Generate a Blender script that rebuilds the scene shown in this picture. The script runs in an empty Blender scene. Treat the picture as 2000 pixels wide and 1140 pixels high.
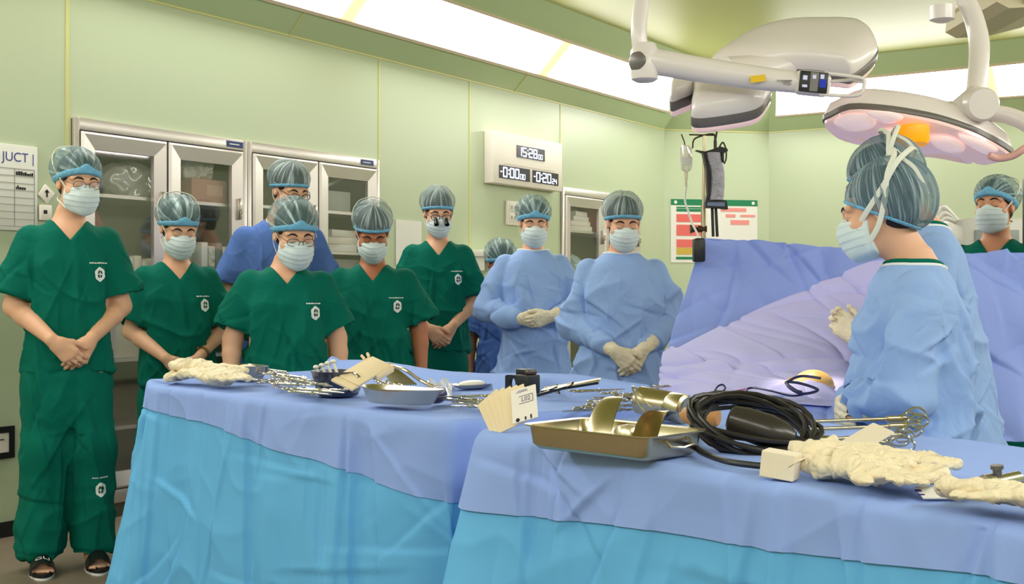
import bpy, bmesh, math, random
import numpy as np
from mathutils import Vector, Matrix
from mathutils.bvhtree import BVHTree

random.seed(7)
RNG = np.random.RandomState(11)
SC = bpy.context.scene
COL = SC.collection
FPX, HC = 2386.0, 1.15          # focal length in pixels of the 2000x1140 frame, eye height
R = math.radians


def P(px, py, Y):
    """measured point: where a sight line meets the depth Y"""
    return Vector(((px - 1000) / FPX * Y, Y, HC - (py - 570) / FPX * Y))


def onz(px, py, z):
    """measured point on the horizontal plane z"""
    return P(px, py, (HC - z) * FPX / (py - 570))


# ------------------------------------------------------------------ materials
def lin(c):
    return tuple(((v / 255) / 12.92 if v <= 10.3 else ((v / 255 + 0.055) / 1.055) ** 2.4) for v in c)


MATS = {}


def pmat(name, rgb, rough=0.5, metal=0.0, bump=0.0, bscale=60, wr=0.0, wscale=5, var=0.0, vscale=3, spec=0.5,
         emit=0.0, sheen=0.0, sss=0.0, trans=0.0, alpha=1.0, aniso=False, coat=0.0):
    if name in MATS:
        return MATS[name]
    m = bpy.data.materials.new(name)
    m.use_nodes = True
    nt = m.node_tree
    b = nt.nodes['Principled BSDF']
    c = lin(rgb) + (1,)
    b.inputs['Base Color'].default_value = c
    b.inputs['Roughness'].default_value = rough
    b.inputs['Metallic'].default_value = metal
    b.inputs['Specular IOR Level'].default_value = spec
    if sheen:
        b.inputs['Sheen Weight'].default_value = sheen
    if coat:
        b.inputs['Coat Weight'].default_value = coat
    if sss:
        b.inputs['Subsurface Weight'].default_value = sss
        b.inputs['Subsurface Radius'].default_value = (0.012, 0.005, 0.003)
    if trans:
        b.inputs['Transmission Weight'].default_value = trans
    if alpha < 1:
        b.inputs['Alpha'].default_value = alpha
    if emit:
        b.inputs['Emission Color'].default_value = c
        b.inputs['Emission Strength'].default_value = emit
    tc = nt.nodes.new('ShaderNodeTexCoord')
    if var:
        n = nt.nodes.new('ShaderNodeTexNoise')
        n.inputs['Scale'].default_value = vscale
        n.inputs['Detail'].default_value = 4
        nt.links.new(tc.outputs['Object'], n.inputs['Vector'])
        mx = nt.nodes.new('ShaderNodeMix')
        mx.data_type = 'RGBA'
        mx.inputs['A'].default_value = tuple(v * (1 - var) for v in c[:3]) + (1,)
        mx.inputs['B'].default_value = tuple(min(1, v * (1 + var)) for v in c[:3]) + (1,)
        nt.links.new(n.outputs['Fac'], mx.inputs['Factor'])
        nt.links.new(mx.outputs['Result'], b.inputs['Base Color'])
    last = None
    if bump:
        n = nt.nodes.new('ShaderNodeTexNoise')
        n.inputs['Scale'].default_value = bscale
        n.inputs['Detail'].default_value = 3
        nt.links.new(tc.outputs['Object'], n.inputs['Vector'])
        bp = nt.nodes.new('ShaderNodeBump')
        bp.inputs['Strength'].default_value = bump
        bp.inputs['Distance'].default_value = 0.004
        nt.links.new(n.outputs['Fac'], bp.inputs['Height'])
        last = bp
    if wr:
        n = nt.nodes.new('ShaderNodeTexNoise')
        n.inputs['Scale'].default_value = wscale
        n.inputs['Detail'].default_value = 2.5
        n.inputs['Distortion'].default_value = 1.2
        nt.links.new(tc.outputs['Object'], n.inputs['Vector'])
        mt = nt.nodes.new('ShaderNodeMath'); mt.operation = 'SUBTRACT'; mt.inputs[1].default_value = 0.5
        ab = nt.nodes.new('ShaderNodeMath'); ab.operation = 'ABSOLUTE'
        nt.links.new(n.outputs['Fac'], mt.inputs[0]); nt.links.new(mt.outputs[0], ab.inputs[0])
        bp = nt.nodes.new('ShaderNodeBump')
        bp.inputs['Strength'].default_value = wr
        bp.inputs['Distance'].default_value = 0.06
        nt.links.new(ab.outputs[0], bp.inputs['Height'])
        if last:
            nt.links.new(last.outputs['Normal'], bp.inputs['Normal'])
        last = bp
    if last:
        nt.links.new(last.outputs['Normal'], b.inputs['Normal'])
    MATS[name] = m
    return m


def emat(name, rgb, strength):
    m = bpy.data.materials.new(name); m.use_nodes = True
    nt = m.node_tree; nt.nodes.clear()
    e = nt.nodes.new('ShaderNodeEmission'); e.inputs['Color'].default_value = lin(rgb) + (1,)
    e.inputs['Strength'].default_value = strength
    o = nt.nodes.new('ShaderNodeOutputMaterial'); nt.links.new(e.outputs[0], o.inputs[0])
    MATS[name] = m
    return m


def glassmat(name, tint, amount, rough=0.02, gloss=0.10):
    """thin clear sheet: mostly see-through, with a mirror film and a faint body colour"""
    m = bpy.data.materials.new(name); m.use_nodes = True
    nt = m.node_tree; nt.nodes.clear()
    tr = nt.nodes.new('ShaderNodeBsdfTransparent')
    di = nt.nodes.new('ShaderNodeBsdfDiffuse'); di.inputs['Color'].default_value = lin(tint) + (1,)
    gl = nt.nodes.new('ShaderNodeBsdfGlossy'); gl.inputs['Roughness'].default_value = rough
    m1 = nt.nodes.new('ShaderNodeMixShader'); m1.inputs['Fac'].default_value = amount
    m2 = nt.nodes.new('ShaderNodeMixShader'); m2.inputs['Fac'].default_value = gloss
    nt.links.new(tr.outputs[0], m1.inputs[1]); nt.links.new(di.outputs[0], m1.inputs[2])
    nt.links.new(m1.outputs[0], m2.inputs[1]); nt.links.new(gl.outputs[0], m2.inputs[2])
    o = nt.nodes.new('ShaderNodeOutputMaterial'); nt.links.new(m2.outputs[0], o.inputs[0])
    MATS[name] = m
    return m


def capmat(name, front, thin, streak, a0, a1, freq=9):
    """thin pleated non-woven cap: fine streaks that fan out from the crown or the front knot"""
    m = bpy.data.materials.new(name); m.use_nodes = True
    nt = m.node_tree; L = nt.links
    b = nt.nodes['Principled BSDF']; b.inputs['Roughness'].default_value = 0.6
    tc = nt.nodes.new('ShaderNodeTexCoord'); sp = nt.nodes.new('ShaderNodeSeparateXYZ')
    L.new(tc.outputs['Object'], sp.inputs[0])
    def mth(op, a, bb=None):
        n = nt.nodes.new('ShaderNodeMath'); n.operation = op
        for i, v in enumerate((a, bb)):
            if v is None: continue
            if isinstance(v, (int, float)): n.inputs[i].default_value = v
            else: L.new(v, n.inputs[i])
        return n.outputs[0]
    if front:
        ang = mth('ARCTAN2', sp.outputs['X'], mth('SUBTRACT', sp.outputs['Z'], 0.035))
        ang = mth('MULTIPLY', ang, freq * 0.55)
        rr = mth('MULTIPLY', sp.outputs['Y'], 6.0)
    else:
        ang = mth('ARCTAN2', sp.outputs['X'], mth('SUBTRACT', 0.03, sp.outputs['Y']))
        ang = mth('MULTIPLY', ang, freq)
        rr = mth('MULTIPLY', sp.outputs['Z'], 7.0)
    cb = nt.nodes.new('ShaderNodeCombineXYZ'); L.new(ang, cb.inputs[0]); L.new(rr, cb.inputs[1])
    oi = nt.nodes.new('ShaderNodeObjectInfo'); L.new(mth('MULTIPLY', oi.outputs['Random'], 50.0), cb.inputs[2])
    n = nt.nodes.new('ShaderNodeTexNoise'); n.inputs['Scale'].default_value = 1.0; n.inputs['Detail'].default_value = 3
    L.new(cb.outputs[0], n.inputs['Vector'])
    rp = nt.nodes.new('ShaderNodeValToRGB'); L.new(n.outputs['Fac'], rp.inputs[0])
    rp.color_ramp.elements[0].position = 0.50; rp.color_ramp.elements[1].position = 0.72
    mx = nt.nodes.new('ShaderNodeMix'); mx.data_type = 'RGBA'
    mx.inputs['A'].default_value = lin(thin) + (1,); mx.inputs['B'].default_value = lin(streak) + (1,)
    L.new(rp.outputs[0], mx.inputs['Factor']); L.new(mx.outputs['Result'], b.inputs['Base Color'])
    mr = nt.nodes.new('ShaderNodeMapRange'); L.new(rp.outputs[0], mr.inputs[0])
    mr.inputs[3].default_value = a0; mr.inputs[4].default_value = a1
    L.new(mr.outputs[0], b.inputs['Alpha'])
    MATS[name] = m
    return m


# ------------------------------------------------------------------ object plumbing
def link(o, parent=None):
    COL.objects.link(o)
    if parent is not None:
        o.parent = parent
    return o


def tag(o, label=None, cat=None, group=None, kind=None):
    if label: o['label'] = label
    if cat: o['category'] = cat
    if group: o['group'] = group
    if kind: o['kind'] = kind
    return o


def thing(name, label, cat, loc=(0, 0, 0), rz=0.0, group=None, mat4=None):
    o = bpy.data.objects.new(name, None)
    o.empty_display_size = 0.05
    link(o)
    if mat4 is not None: o.matrix_world = mat4
    else:
        o.location = loc; o.rotation_euler = (0, 0, rz)
    return tag(o, label, cat, group)


def mesh_obj(name, V, F, mat, parent=None, smooth=True, auto=None, matrix=None):
    me = bpy.data.meshes.new(name)
    V = np.asarray(V, dtype=float).reshape(-1, 3)
    me.from_pydata([tuple(v) for v in V.tolist()], [], F if isinstance(F, list) else F.tolist())
    if smooth:
        me.polygons.foreach_set('use_smooth', [True] * len(me.polygons))
    mats = mat if isinstance(mat, (list, tuple)) else [mat]
    for m in mats: me.materials.append(m)
    me.update()
    if smooth and auto:
        try: me.set_sharp_from_angle(angle=R(auto))
        except Exception: pass
    o = bpy.data.objects.new(name, me)
    link(o, parent)
    if matrix is not None:
        o.matrix_local = matrix
    return o


def recentre(o):
    """put a top-level mesh's origin under its own middle"""
    me = o.data
    n = len(me.vertices); a = np.empty(n * 3); me.vertices.foreach_get('co', a); a = a.reshape(-1, 3)
    c = np.array([(a[:, 0].min() + a[:, 0].max()) / 2, (a[:, 1].min() + a[:, 1].max()) / 2, a[:, 2].min()])
    me.vertices.foreach_set('co', (a - c).ravel()); me.update()
    o.location = Vector(c)
    return o


class MB:
    """collects shapes, then links them as one mesh object"""
    def __init__(s): s.v = []; s.f = []
    def _add(s, V, F, M=None):
        k = len(s.v)
        for p in V:
            p = Vector(p)
            s.v.append(tuple(M @ p if M is not None else p))
        for f in F: s.f.append(tuple(i + k for i in f))
        return s
    def box(s, lo, hi, M=None, bev=0.0):
        x0, y0, z0 = lo; x1, y1, z1 = hi
        if bev <= 0:
            V = [(x0, y0, z0), (x1, y0, z0), (x1, y1, z0), (x0, y1, z0), (x0, y0, z1), (x1, y0, z1), (x1, y1, z1), (x0, y1, z1)]
            F = [(3, 2, 1, 0), (4, 5, 6, 7), (0, 1, 5, 4), (1, 2, 6, 5), (2, 3, 7, 6), (3, 0, 4, 7)]
            return s._add(V, F, M)
        bm = bmesh.new()
        bmesh.ops.create_cube(bm, size=1)
        for v in bm.verts:
            v.co = Vector(((x0 + x1) / 2 + v.co.x * (x1 - x0), (y0 + y1) / 2 + v.co.y * (y1 - y0), (z0 + z1) / 2 + v.co.z * (z1 - z0)))
        bev = min(bev, 0.49 * min(x1 - x0, y1 - y0, z1 - z0))
        bmesh.ops.bevel(bm, geom=list(bm.edges), offset=bev, segments=2, profile=0.5, affect='EDGES')
        bm.verts.index_update()
        s._add([v.co.copy() for v in bm.verts], [tuple(v.index for v in f.verts) for f in bm.faces], M)
        bm.free()
        return s
    def tube(s, pts, r, seg=8, closed=False, M=None, flat=1.0, up=(0, 0, 1), cap=True):
        pts = [Vector(p) for p in pts]; n = len(pts)
        rr = r if isinstance(r, (list, tuple)) else [r] * n
        V, F = [], []
        prev = None
        for i, p in enumerate(pts):
            if closed: t = pts[(i + 1) % n] - pts[i - 1]
            else: t = pts[min(i + 1, n - 1)] - pts[max(i - 1, 0)]
            if t.length < 1e-9: t = Vector((0, 0, 1))
            t.normalize()
            if prev is None:
                u = Vector(up)
                if abs(u.dot(t)) > 0.95: u = Vector((1, 0, 0)) if abs(t.x) < 0.9 else Vector((0, 1, 0))
                a = (u - t * u.dot(t)).normalized()
            else:
                a = prev - t * prev.dot(t)
                a = a.normalized() if a.length > 1e-6 else prev
            prev = a; b = t.cross(a)
            for k in range(seg):
                w = 2 * math.pi * k / seg
                V.append(p + a * (math.cos(w) * rr[i] * flat) + b * (math.sin(w) * rr[i]))
        m = n if closed else n - 1
        for i in range(m):
            j = (i + 1) % n
            for k in range(seg):
                l = (k + 1) % seg
                F.append((i * seg + k, i * seg + l, j * seg + l, j * seg + k))
        if not closed and cap:
            F.append(tuple(range(seg - 1, -1, -1))); F.append(tuple((n - 1) * seg + k for k in range(seg)))
        return s._add(V, F, M)
    def lathe(s, prof, seg=24, M=None, sx=1, sy=1):
        V, F = [], []
        for (r, z) in prof:
            for k in range(seg):
                w = 2 * math.pi * k / seg
                V.append((r * math.cos(w) * sx, r * math.sin(w) * sy, z))
        for i in range(len(prof) - 1):
            for k in range(seg):
                l = (k + 1) % seg
                F.append((i * seg + k, i * seg + l, (i + 1) * seg + l, (i + 1) * seg + k))
        if prof[0][0] > 1e-5: F.append(tuple(range(seg - 1, -1, -1)))
        if prof[-1][0] > 1e-5: F.append(tuple((len(prof) - 1) * seg + k for k in range(seg)))
        return s._add(V, F, M)
    def prism(s, poly, z0, z1, M=None):
        n = len(poly)
        V = [(x, y, z0) for x, y in poly] + [(x, y, z1) for x, y in poly]
        F = [tuple(range(n - 1, -1, -1)), tuple(range(n, 2 * n))]
        for i in range(n):
            j = (i + 1) % n
            F.append((i, j, n + j, n + i))
        return s._add(V, F, M)
    def ell(s, c, r, M=None, seg=16, rings=10):
        prof = [(max(1e-6, math.sin(math.pi * i / rings)), -math.cos(math.pi * i / rings)) for i in range(rings + 1)]
        T = Matrix.Translation(Vector(c)) @ Matrix.Diagonal((r[0], r[1], r[2], 1))
        return s.lathe(prof, seg, (M @ T) if M is not None else T)
    def rings(s, RR, closed=True, cap0=True, cap1=True, M=None):
        n = len(RR[0]); V = [p for r in RR for p in r]; F = []
        for i in range(len(RR) - 1):
            for k in range(n if closed else n - 1):
                l = (k + 1) % n
                F.append((i * n + k, i * n + l, (i + 1) * n + l, (i + 1) * n + k))
        if cap0: F.append(tuple(range(n - 1, -1, -1)))
        if cap1: F.append(tuple((len(RR) - 1) * n + k for k in range(n)))
        return s._add(V, F, M)
    def build(s, name, mat, parent=None, smooth=True, auto=40, matrix=None, centre=False):
        o = mesh_obj(name, s.v, list(s.f), mat, parent, smooth, auto, matrix)
        bm = bmesh.new(); bm.from_mesh(o.data)
        bmesh.ops.recalc_face_normals(bm, faces=bm.faces[:]); bm.to_mesh(o.data); bm.free()
        if smooth and auto:
            o.data.set_sharp_from_angle(angle=R(auto))
        if centre: recentre(o)
        return o


def spline(pts, n=24, closed=False):
    """Catmull-Rom through pts"""
    p = [np.array(q, float) for q in pts]; out = []
    m = len(p); segs = m if closed else m - 1
    for i in range(segs):
        if closed: a, b, c, d = p[i - 1], p[i], p[(i + 1) % m], p[(i + 2) % m]
        else: a, b, c, d = p[max(i - 1, 0)], p[i], p[i + 1], p[min(i + 2, m - 1)]
        k = max(2, n // segs)
        for j in range(k):
            t = j / k
            out.append(0.5 * ((2 * b) + (c - a) * t + (2 * a - 5 * b + 4 * c - d) * t * t + (3 * b - a - 3 * c + d) * t ** 3))
    if not closed: out.append(p[-1])
    return out


def frame(o, x, z):
    """matrix with origin o, x axis along x, z axis near z"""
    x = Vector(x).normalized(); z = Vector(z); y = z.cross(x).normalized(); z = x.cross(y)
    return Matrix(((x.x, y.x, z.x, o[0]), (x.y, y.y, z.y, o[1]), (x.z, y.z, z.z, o[2]), (0, 0, 0, 1)))


def text_geo(txt, size, spacing=1.0):
    cu = bpy.data.curves.new('t', 'FONT'); cu.body = txt; cu.size = size; cu.space_character = spacing
    cu.align_x = 'CENTER'; cu.align_y = 'CENTER'
    o = bpy.data.objects.new('t', cu); COL.objects.link(o)
    bpy.context.view_layer.update()
    ev = o.evaluated_get(bpy.context.evaluated_depsgraph_get()); me = ev.to_mesh()
    V = [v.co.copy() for v in me.vertices]; F = [tuple(p.vertices) for p in me.polygons]
    ev.to_mesh_clear(); bpy.data.objects.remove(o); bpy.data.curves.remove(cu)
    return V, F


def nz(p, scale, seed=0, octaves=2):
    """cheap smooth noise in -1..1 on an (n,3) array"""
    rs = np.random.RandomState(seed); out = np.zeros(len(p)); amp, tot = 1.0, 0.0
    for o in range(octaves):
        acc = np.zeros(len(p))
        w = p * scale * (2 ** o)
        w = w + 0.6 * np.sin(w[:, [1, 2, 0]] * 0.7 + rs.rand(3) * 6)
        for _ in range(4):
            k = rs.randn(3); k /= np.linalg.norm(k)
            acc += np.sin(w @ k * 1.9 + rs.rand() * 6.28)
        out += amp * acc / 2.6; tot += amp; amp *= 0.5
    return np.clip(out / tot, -1, 1)


def creases(a, b, seed, n, ra, rb, ln, hh, wd=.010, fold=.05, vert=.3):
    """straight pressed-in fold lines over a cloth, in its own (a, b) metres"""
    rs = np.random.RandomState(seed); out = np.zeros(len(a))
    for k in range(n):
        a0, b0 = rs.uniform(*ra), rs.uniform(*rb)
        w = rs.normal(1.57, .3) if rs.rand() < vert else rs.uniform(0, 3.14)
        L, h = rs.uniform(*ln), rs.uniform(*hh) * rs.choice([-1, 1])
        x, y = a - a0, b - b0
        t = x * math.cos(w) + y * math.sin(w); d = -x * math.sin(w) + y * math.cos(w)
        out += np.exp(-(t / L) ** 4) * h * (np.exp(-(d / wd) ** 2) + 1.3 * np.sign(d) * np.exp(-np.abs(d) / fold) * np.clip(np.abs(d) / (wd * .6), 0, 1))
    return out


# ------------------------------------------------------------------ smooth solid modelling
class Field:
    """distance field on a grid, blended shape by shape, then turned into one closed surface"""
    def __init__(s, lo, hi, vox):
        s.lo = np.array(lo, float); s.vx = vox
        n = np.ceil((np.array(hi, float) - s.lo) / vox).astype(int) + 1
        s.F = np.full(tuple(n), 1.0, np.float32)
        s.ax = [(s.lo[i] + vox * np.arange(n[i])).astype(np.float32) for i in range(3)]
    def _sl(s, lo, hi, m):
        sl = []
        for i in range(3):
            a = max(0, int(math.floor((lo[i] - m - s.lo[i]) / s.vx)))
            b = min(s.F.shape[i], int(math.ceil((hi[i] + m - s.lo[i]) / s.vx)) + 1)
            if a >= b: return None
            sl.append(slice(a, b))
        return tuple(sl)
    def put(s, fn, lo, hi, k=0.0, op='u'):
        sl = s._sl(lo, hi, max(k, 2 * s.vx) + s.vx)
        if sl is None: return
        X = s.ax[0][sl[0]][:, None, None]; Y = s.ax[1][sl[1]][None, :, None]; Z = s.ax[2][sl[2]][None, None, :]
        d = fn(X, Y, Z); A = s.F[sl]
        if op == 's': A, d = -A, d
        m = np.minimum(A, d)
        if k > 0:
            h = np.maximum(k - np.abs(A - d), 0) / k
            m = m - h * h * k * 0.25
        s.F[sl] = -m if op == 's' else m
    def cone(s, a, b, ra, rb, k=0.0, op='u'):
        a = np.array(a, np.float32); b = np.array(b, np.float32); ba = b - a; L = max(float(ba @ ba), 1e-9)
        def fn(X, Y, Z):
            x, y, z = X - a[0], Y - a[1], Z - a[2]
            t = np.clip((x * ba[0] + y * ba[1] + z * ba[2]) / L, 0, 1)
            return np.sqrt((x - t * ba[0]) ** 2 + (y - t * ba[1]) ** 2 + (z - t * ba[2]) ** 2) - (ra + (rb - ra) * t)
        r = max(ra, rb)
        s.put(fn, np.minimum(a, b) - r, np.maximum(a, b) + r, k, op)
    def chain(s, pts, rs, k=0.0, op='u'):
        for i in range(len(pts) - 1): s.cone(pts[i], pts[i + 1], rs[i], rs[i + 1], k, op)
    def ell(s, c, r, k=0.0, op='u', Rm=None):
        c = np.array(c, np.float32)
        def fn(X, Y, Z):
            x, y, z = X - c[0], Y - c[1], Z - c[2]
            if Rm is not None:
                x, y, z = (x * Rm[0][0] + y * Rm[1][0] + z * Rm[2][0], x * Rm[0][1] + y * Rm[1][1] + z * Rm[2][1], x * Rm[0][2] + y * Rm[1][2] + z * Rm[2][2])
            k0 = np.sqrt((x / r[0]) ** 2 + (y / r[1]) ** 2 + (z / r[2]) ** 2)
            k1 = np.sqrt((x / r[0] ** 2) ** 2 + (y / r[1] ** 2) ** 2 + (z / r[2] ** 2) ** 2) + 1e-6
            return k0 * (k0 - 1) / k1
        m = max(r) if Rm is not None else np.array(r)
        s.put(fn, c - m, c + m, k, op)
    def loft(s, prof, k=0.0, ex=2.3, op='u', cx=None):
        """prof rows: z, half width, half depth, y centre, (x centre)"""
        p = np.array(sorted(prof), float); zs = p[:, 0]
        lo = (-p[:, 1].max() - .05, (p[:, 3] - p[:, 2]).min(), zs[0]); hi = (p[:, 1].max() + .05, (p[:, 3] + p[:, 2]).max(), zs[-1])
        def sm(z, col):
            zz = np.linspace(zs[0], zs[-1], 80); v = np.interp(zz, zs, p[:, col])
            v2 = v.copy()
            for _ in range(6): v2[1:-1] = (v2[:-2] + 2 * v2[1:-1] + v2[2:]) / 4
            return np.interp(z, zz, v2).astype(np.float32)
        def fn(X, Y, Z):
            z = Z.ravel()
            a = sm(z, 1)[None, None, :]; b = sm(z, 2)[None, None, :]; c = sm(z, 3)[None, None, :]
            q = (np.abs(X / a) ** ex + np.abs((Y - c) / b) ** ex) ** (1 / ex)
            d = (q - 1) * np.minimum(a, b)
            e = np.maximum(zs[0] - Z, Z - zs[-1])
            return np.maximum(d, e)
        s.put(fn, lo, hi, k, op)
    def cut(s, n, d):
        """keep the side where n.p < d"""
        n = np.array(n, float); n /= np.linalg.norm(n)
        pl = (s.ax[0][:, None, None] * n[0] + s.ax[1][None, :, None] * n[1] + s.ax[2][None, None, :] * n[2] - d)
        np.maximum(s.F, pl, out=s.F)
    def mesh(s, relax=1):
        F = s.F; S = F < 0
        c = np.zeros(tuple(np.array(F.shape) - 1), np.int8)
        for i in (0, 1):
            for j in (0, 1):
                for k in (0, 1):
                    c += S[i:F.shape[0] - 1 + i, j:F.shape[1] - 1 + j, k:F.shape[2] - 1 + k]
        act = (c > 0) & (c < 8)
        ijk = np.argwhere(act); N = len(ijk)
        idx = np.full(act.shape, -1, np.int32); idx[act] = np.arange(N)
        pos = np.zeros((N, 3)); cnt = np.zeros(N)
        I, J, K = ijk.T
        cor = [(i, j, k) for i in (0, 1) for j in (0, 1) for k in (0, 1)]
        val = {q: F[I + q[0], J + q[1], K + q[2]] for q in cor}
        for a in cor:
            for ax in range(3):
                if a[ax]: continue
                b = list(a); b[ax] = 1; b = tuple(b)
                fa, fb = val[a], val[b]
                m = (fa < 0) != (fb < 0)
                t = fa[m] / (fa[m] - fb[m])
                q = np.tile(np.array(a, float), (m.sum(), 1)); q[:, ax] = t
                pos[m] += q; cnt[m] += 1
        V = s.lo + s.vx * (ijk + pos / np.maximum(cnt, 1)[:, None])
        Q = []
        for ax in range(3):
            o1, o2 = [(1, 2), (2, 0), (0, 1)][ax]
            sl0 = [slice(None)] * 3; sl1 = [slice(None)] * 3
            sl0[ax] = slice(0, -1); sl1[ax] = slice(1, None)
            for o in (o1, o2):
                sl0[o] = slice(1, -1); sl1[o] = slice(1, -1)
            A, B = S[tuple(sl0)], S[tuple(sl1)]
            e = np.argwhere(A != B)
            if not len(e): continue
            flip = A[tuple(e.T)]
            base = e.copy(); base[:, o1] += 1; base[:, o2] += 1
            def cell(d1, d2):
                g = base.copy(); g[:, o1] += d1; g[:, o2] += d2
                return idx[g[:, 0], g[:, 1], g[:, 2]]
            q = np.stack([cell(-1, -1), cell(0, -1), cell(0, 0), cell(-1, 0)], 1)
            q[~flip] = q[~flip][:, ::-1]
            Q.append(q)
        Q = np.concatenate(Q) if Q else np.zeros((0, 4), int)
        Q = Q[(Q >= 0).all(1)]
        for _ in range(relax):
            acc = np.zeros_like(V); n = np.zeros(N)
            for a, b in ((0, 1), (1, 2), (2, 3), (3, 0)):
                np.add.at(acc, Q[:, a], V[Q[:, b]]); np.add.at(n, Q[:, a], 1)
            V = np.where(n[:, None] > 0, 0.5 * V + 0.5 * acc / np.maximum(n, 1)[:, None], V)
        return V, Q


def vnormals(V, Q):
    n = np.cross(V[Q[:, 2]] - V[Q[:, 0]], V[Q[:, 3]] - V[Q[:, 1]])
    out = np.zeros_like(V)
    for i in range(4): np.add.at(out, Q[:, i], n)
    return out / np.maximum(np.linalg.norm(out, axis=1), 1e-9)[:, None]
# ------------------------------------------------------------------ people
SKIN = {'a': pmat('skin_warm', (222, 158, 124), 0.5, sss=0.05, var=0.05, vscale=14, spec=0.35),
        'b': pmat('skin_light', (232, 178, 146), 0.5, sss=0.05, var=0.05, vscale=14, spec=0.35),
        'c': pmat('skin_brown', (190, 122, 88), 0.5, sss=0.05, var=0.05, vscale=14, spec=0.35)}
M_HAIR = pmat('dark_hair', (30, 24, 22), 0.55, bump=0.3, bscale=160)
M_BROW = pmat('brow_hair', (38, 26, 22), 0.7)
M_GREEN = pmat('green_scrub_cloth', (0, 104, 88), 0.85, bump=0.12, bscale=500, wr=0.22, wscale=5.0, var=0.05, spec=0.15)
M_BLUES = pmat('blue_scrub_cloth', (88, 120, 190), 0.85, bump=0.12, bscale=500, wr=0.35, wscale=4.0, var=0.05, spec=0.15)
M_GOWN = pmat('gown_nonwoven', (150, 180, 234), 0.75, bump=0.10, bscale=600, wr=0.3, wscale=5, var=0.04, spec=0.2)
M_WHITE = pmat('white_binding', (238, 240, 240), 0.7)
M_MASK = pmat('mask_nonwoven', (220, 233, 238), 0.8, bump=0.1, bscale=300, spec=0.2)
M_STRAP = pmat('mask_tie', (236, 236, 226), 0.8)
M_BAND = pmat('cap_band_blue', (120, 188, 228), 0.7, wr=0.4, wscale=26)
M_GLOVE = pmat('latex_glove', (238, 224, 196), 0.5, wr=0.35, wscale=22, spec=0.35, sss=0.04)
M_BLACK = pmat('black_plastic', (22, 22, 24), 0.4)
M_DARKT = pmat('emblem_ink', (12, 62, 52), 0.8)
M_RIM = pmat('dark_spectacle_rim', (50, 38, 34), 0.3)
M_STEEL = pmat('polished_steel', (205, 200, 190), 0.22, metal=1.0)
M_LENSG = glassmat('clear_lens', (235, 240, 240), 0.05, 0.02, 0.06)
M_CAPF = capmat('cap_gathered_front', True, (112, 146, 150), (206, 230, 236), 0.42, 0.88, 10)
M_CAPC = capmat('cap_gathered_crown', False, (128, 150, 154), (212, 226, 230), 0.42, 0.85, 9)
M_CAPN = capmat('cap_ribbed_back', False, (110, 140, 156), (190, 208, 218), 0.50, 0.85, 26)

HEADS = {}


def head_field(f, M, hs):
    """skull, face and ears into a body field; M maps head space to person space"""
    Rm = [[M[i][j] for j in range(3)] for i in range(3)]
    def pt(x, y, z): return np.array(M @ Vector((x * hs, y * hs, z * hs)))
    def sc(*r): return np.array(r) * hs
    f.ell(pt(0, .018, .035), sc(.074, .094, .084), 0, Rm=Rm)
    f.ell(pt(0, -.030, -.040), sc(.061, .063, .078), .03, Rm=Rm)
    f.cone(pt(-.020, -.066, -.095), pt(.020, -.066, -.095), .021 * hs, .021 * hs, .03)
    for s in (-1, 1):
        f.ell(pt(s * .041, -.058, -.030), sc(.027, .027, .026), .025, Rm=Rm)
        f.cone(pt(s * .050, -.072, .026), pt(s * .012, -.088, .024), .011 * hs, .012 * hs, .014)
        f.ell(pt(s * .031, -.104, .007), sc(.020, .017, .012), .010, 's', Rm=Rm)
        f.ell(pt(s * .031, -.078, .006), sc(.0165, .0145, .0125), .004, Rm=Rm)
        f.ell(pt(s * .076, .014, -.004), sc(.009, .021, .032), .006, Rm=Rm)
        f.ell(pt(s * .083, .008, -.002), sc(.006, .010, .017), .004, 's', Rm=Rm)
    f.cone(pt(0, -.092, .010), pt(0, -.112, -.030), .008 * hs, .013 * hs, .012)
    for s in (-1, 1): f.ell(pt(s * .013, -.103, -.034), sc(.009, .010, .008), .008, Rm=Rm)
    f.cone(pt(-.018, -.091, -.062), pt(.018, -.091, -.062), .007 * hs, .007 * hs, .010)
    f.cone(pt(-.014, -.088, -.074), pt(.014, -.088, -.074), .007 * hs, .007 * hs, .010)


def capz(y, tilt=0.46, f0=0.052):
    return f0 - (y + 0.09) * tilt


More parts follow.
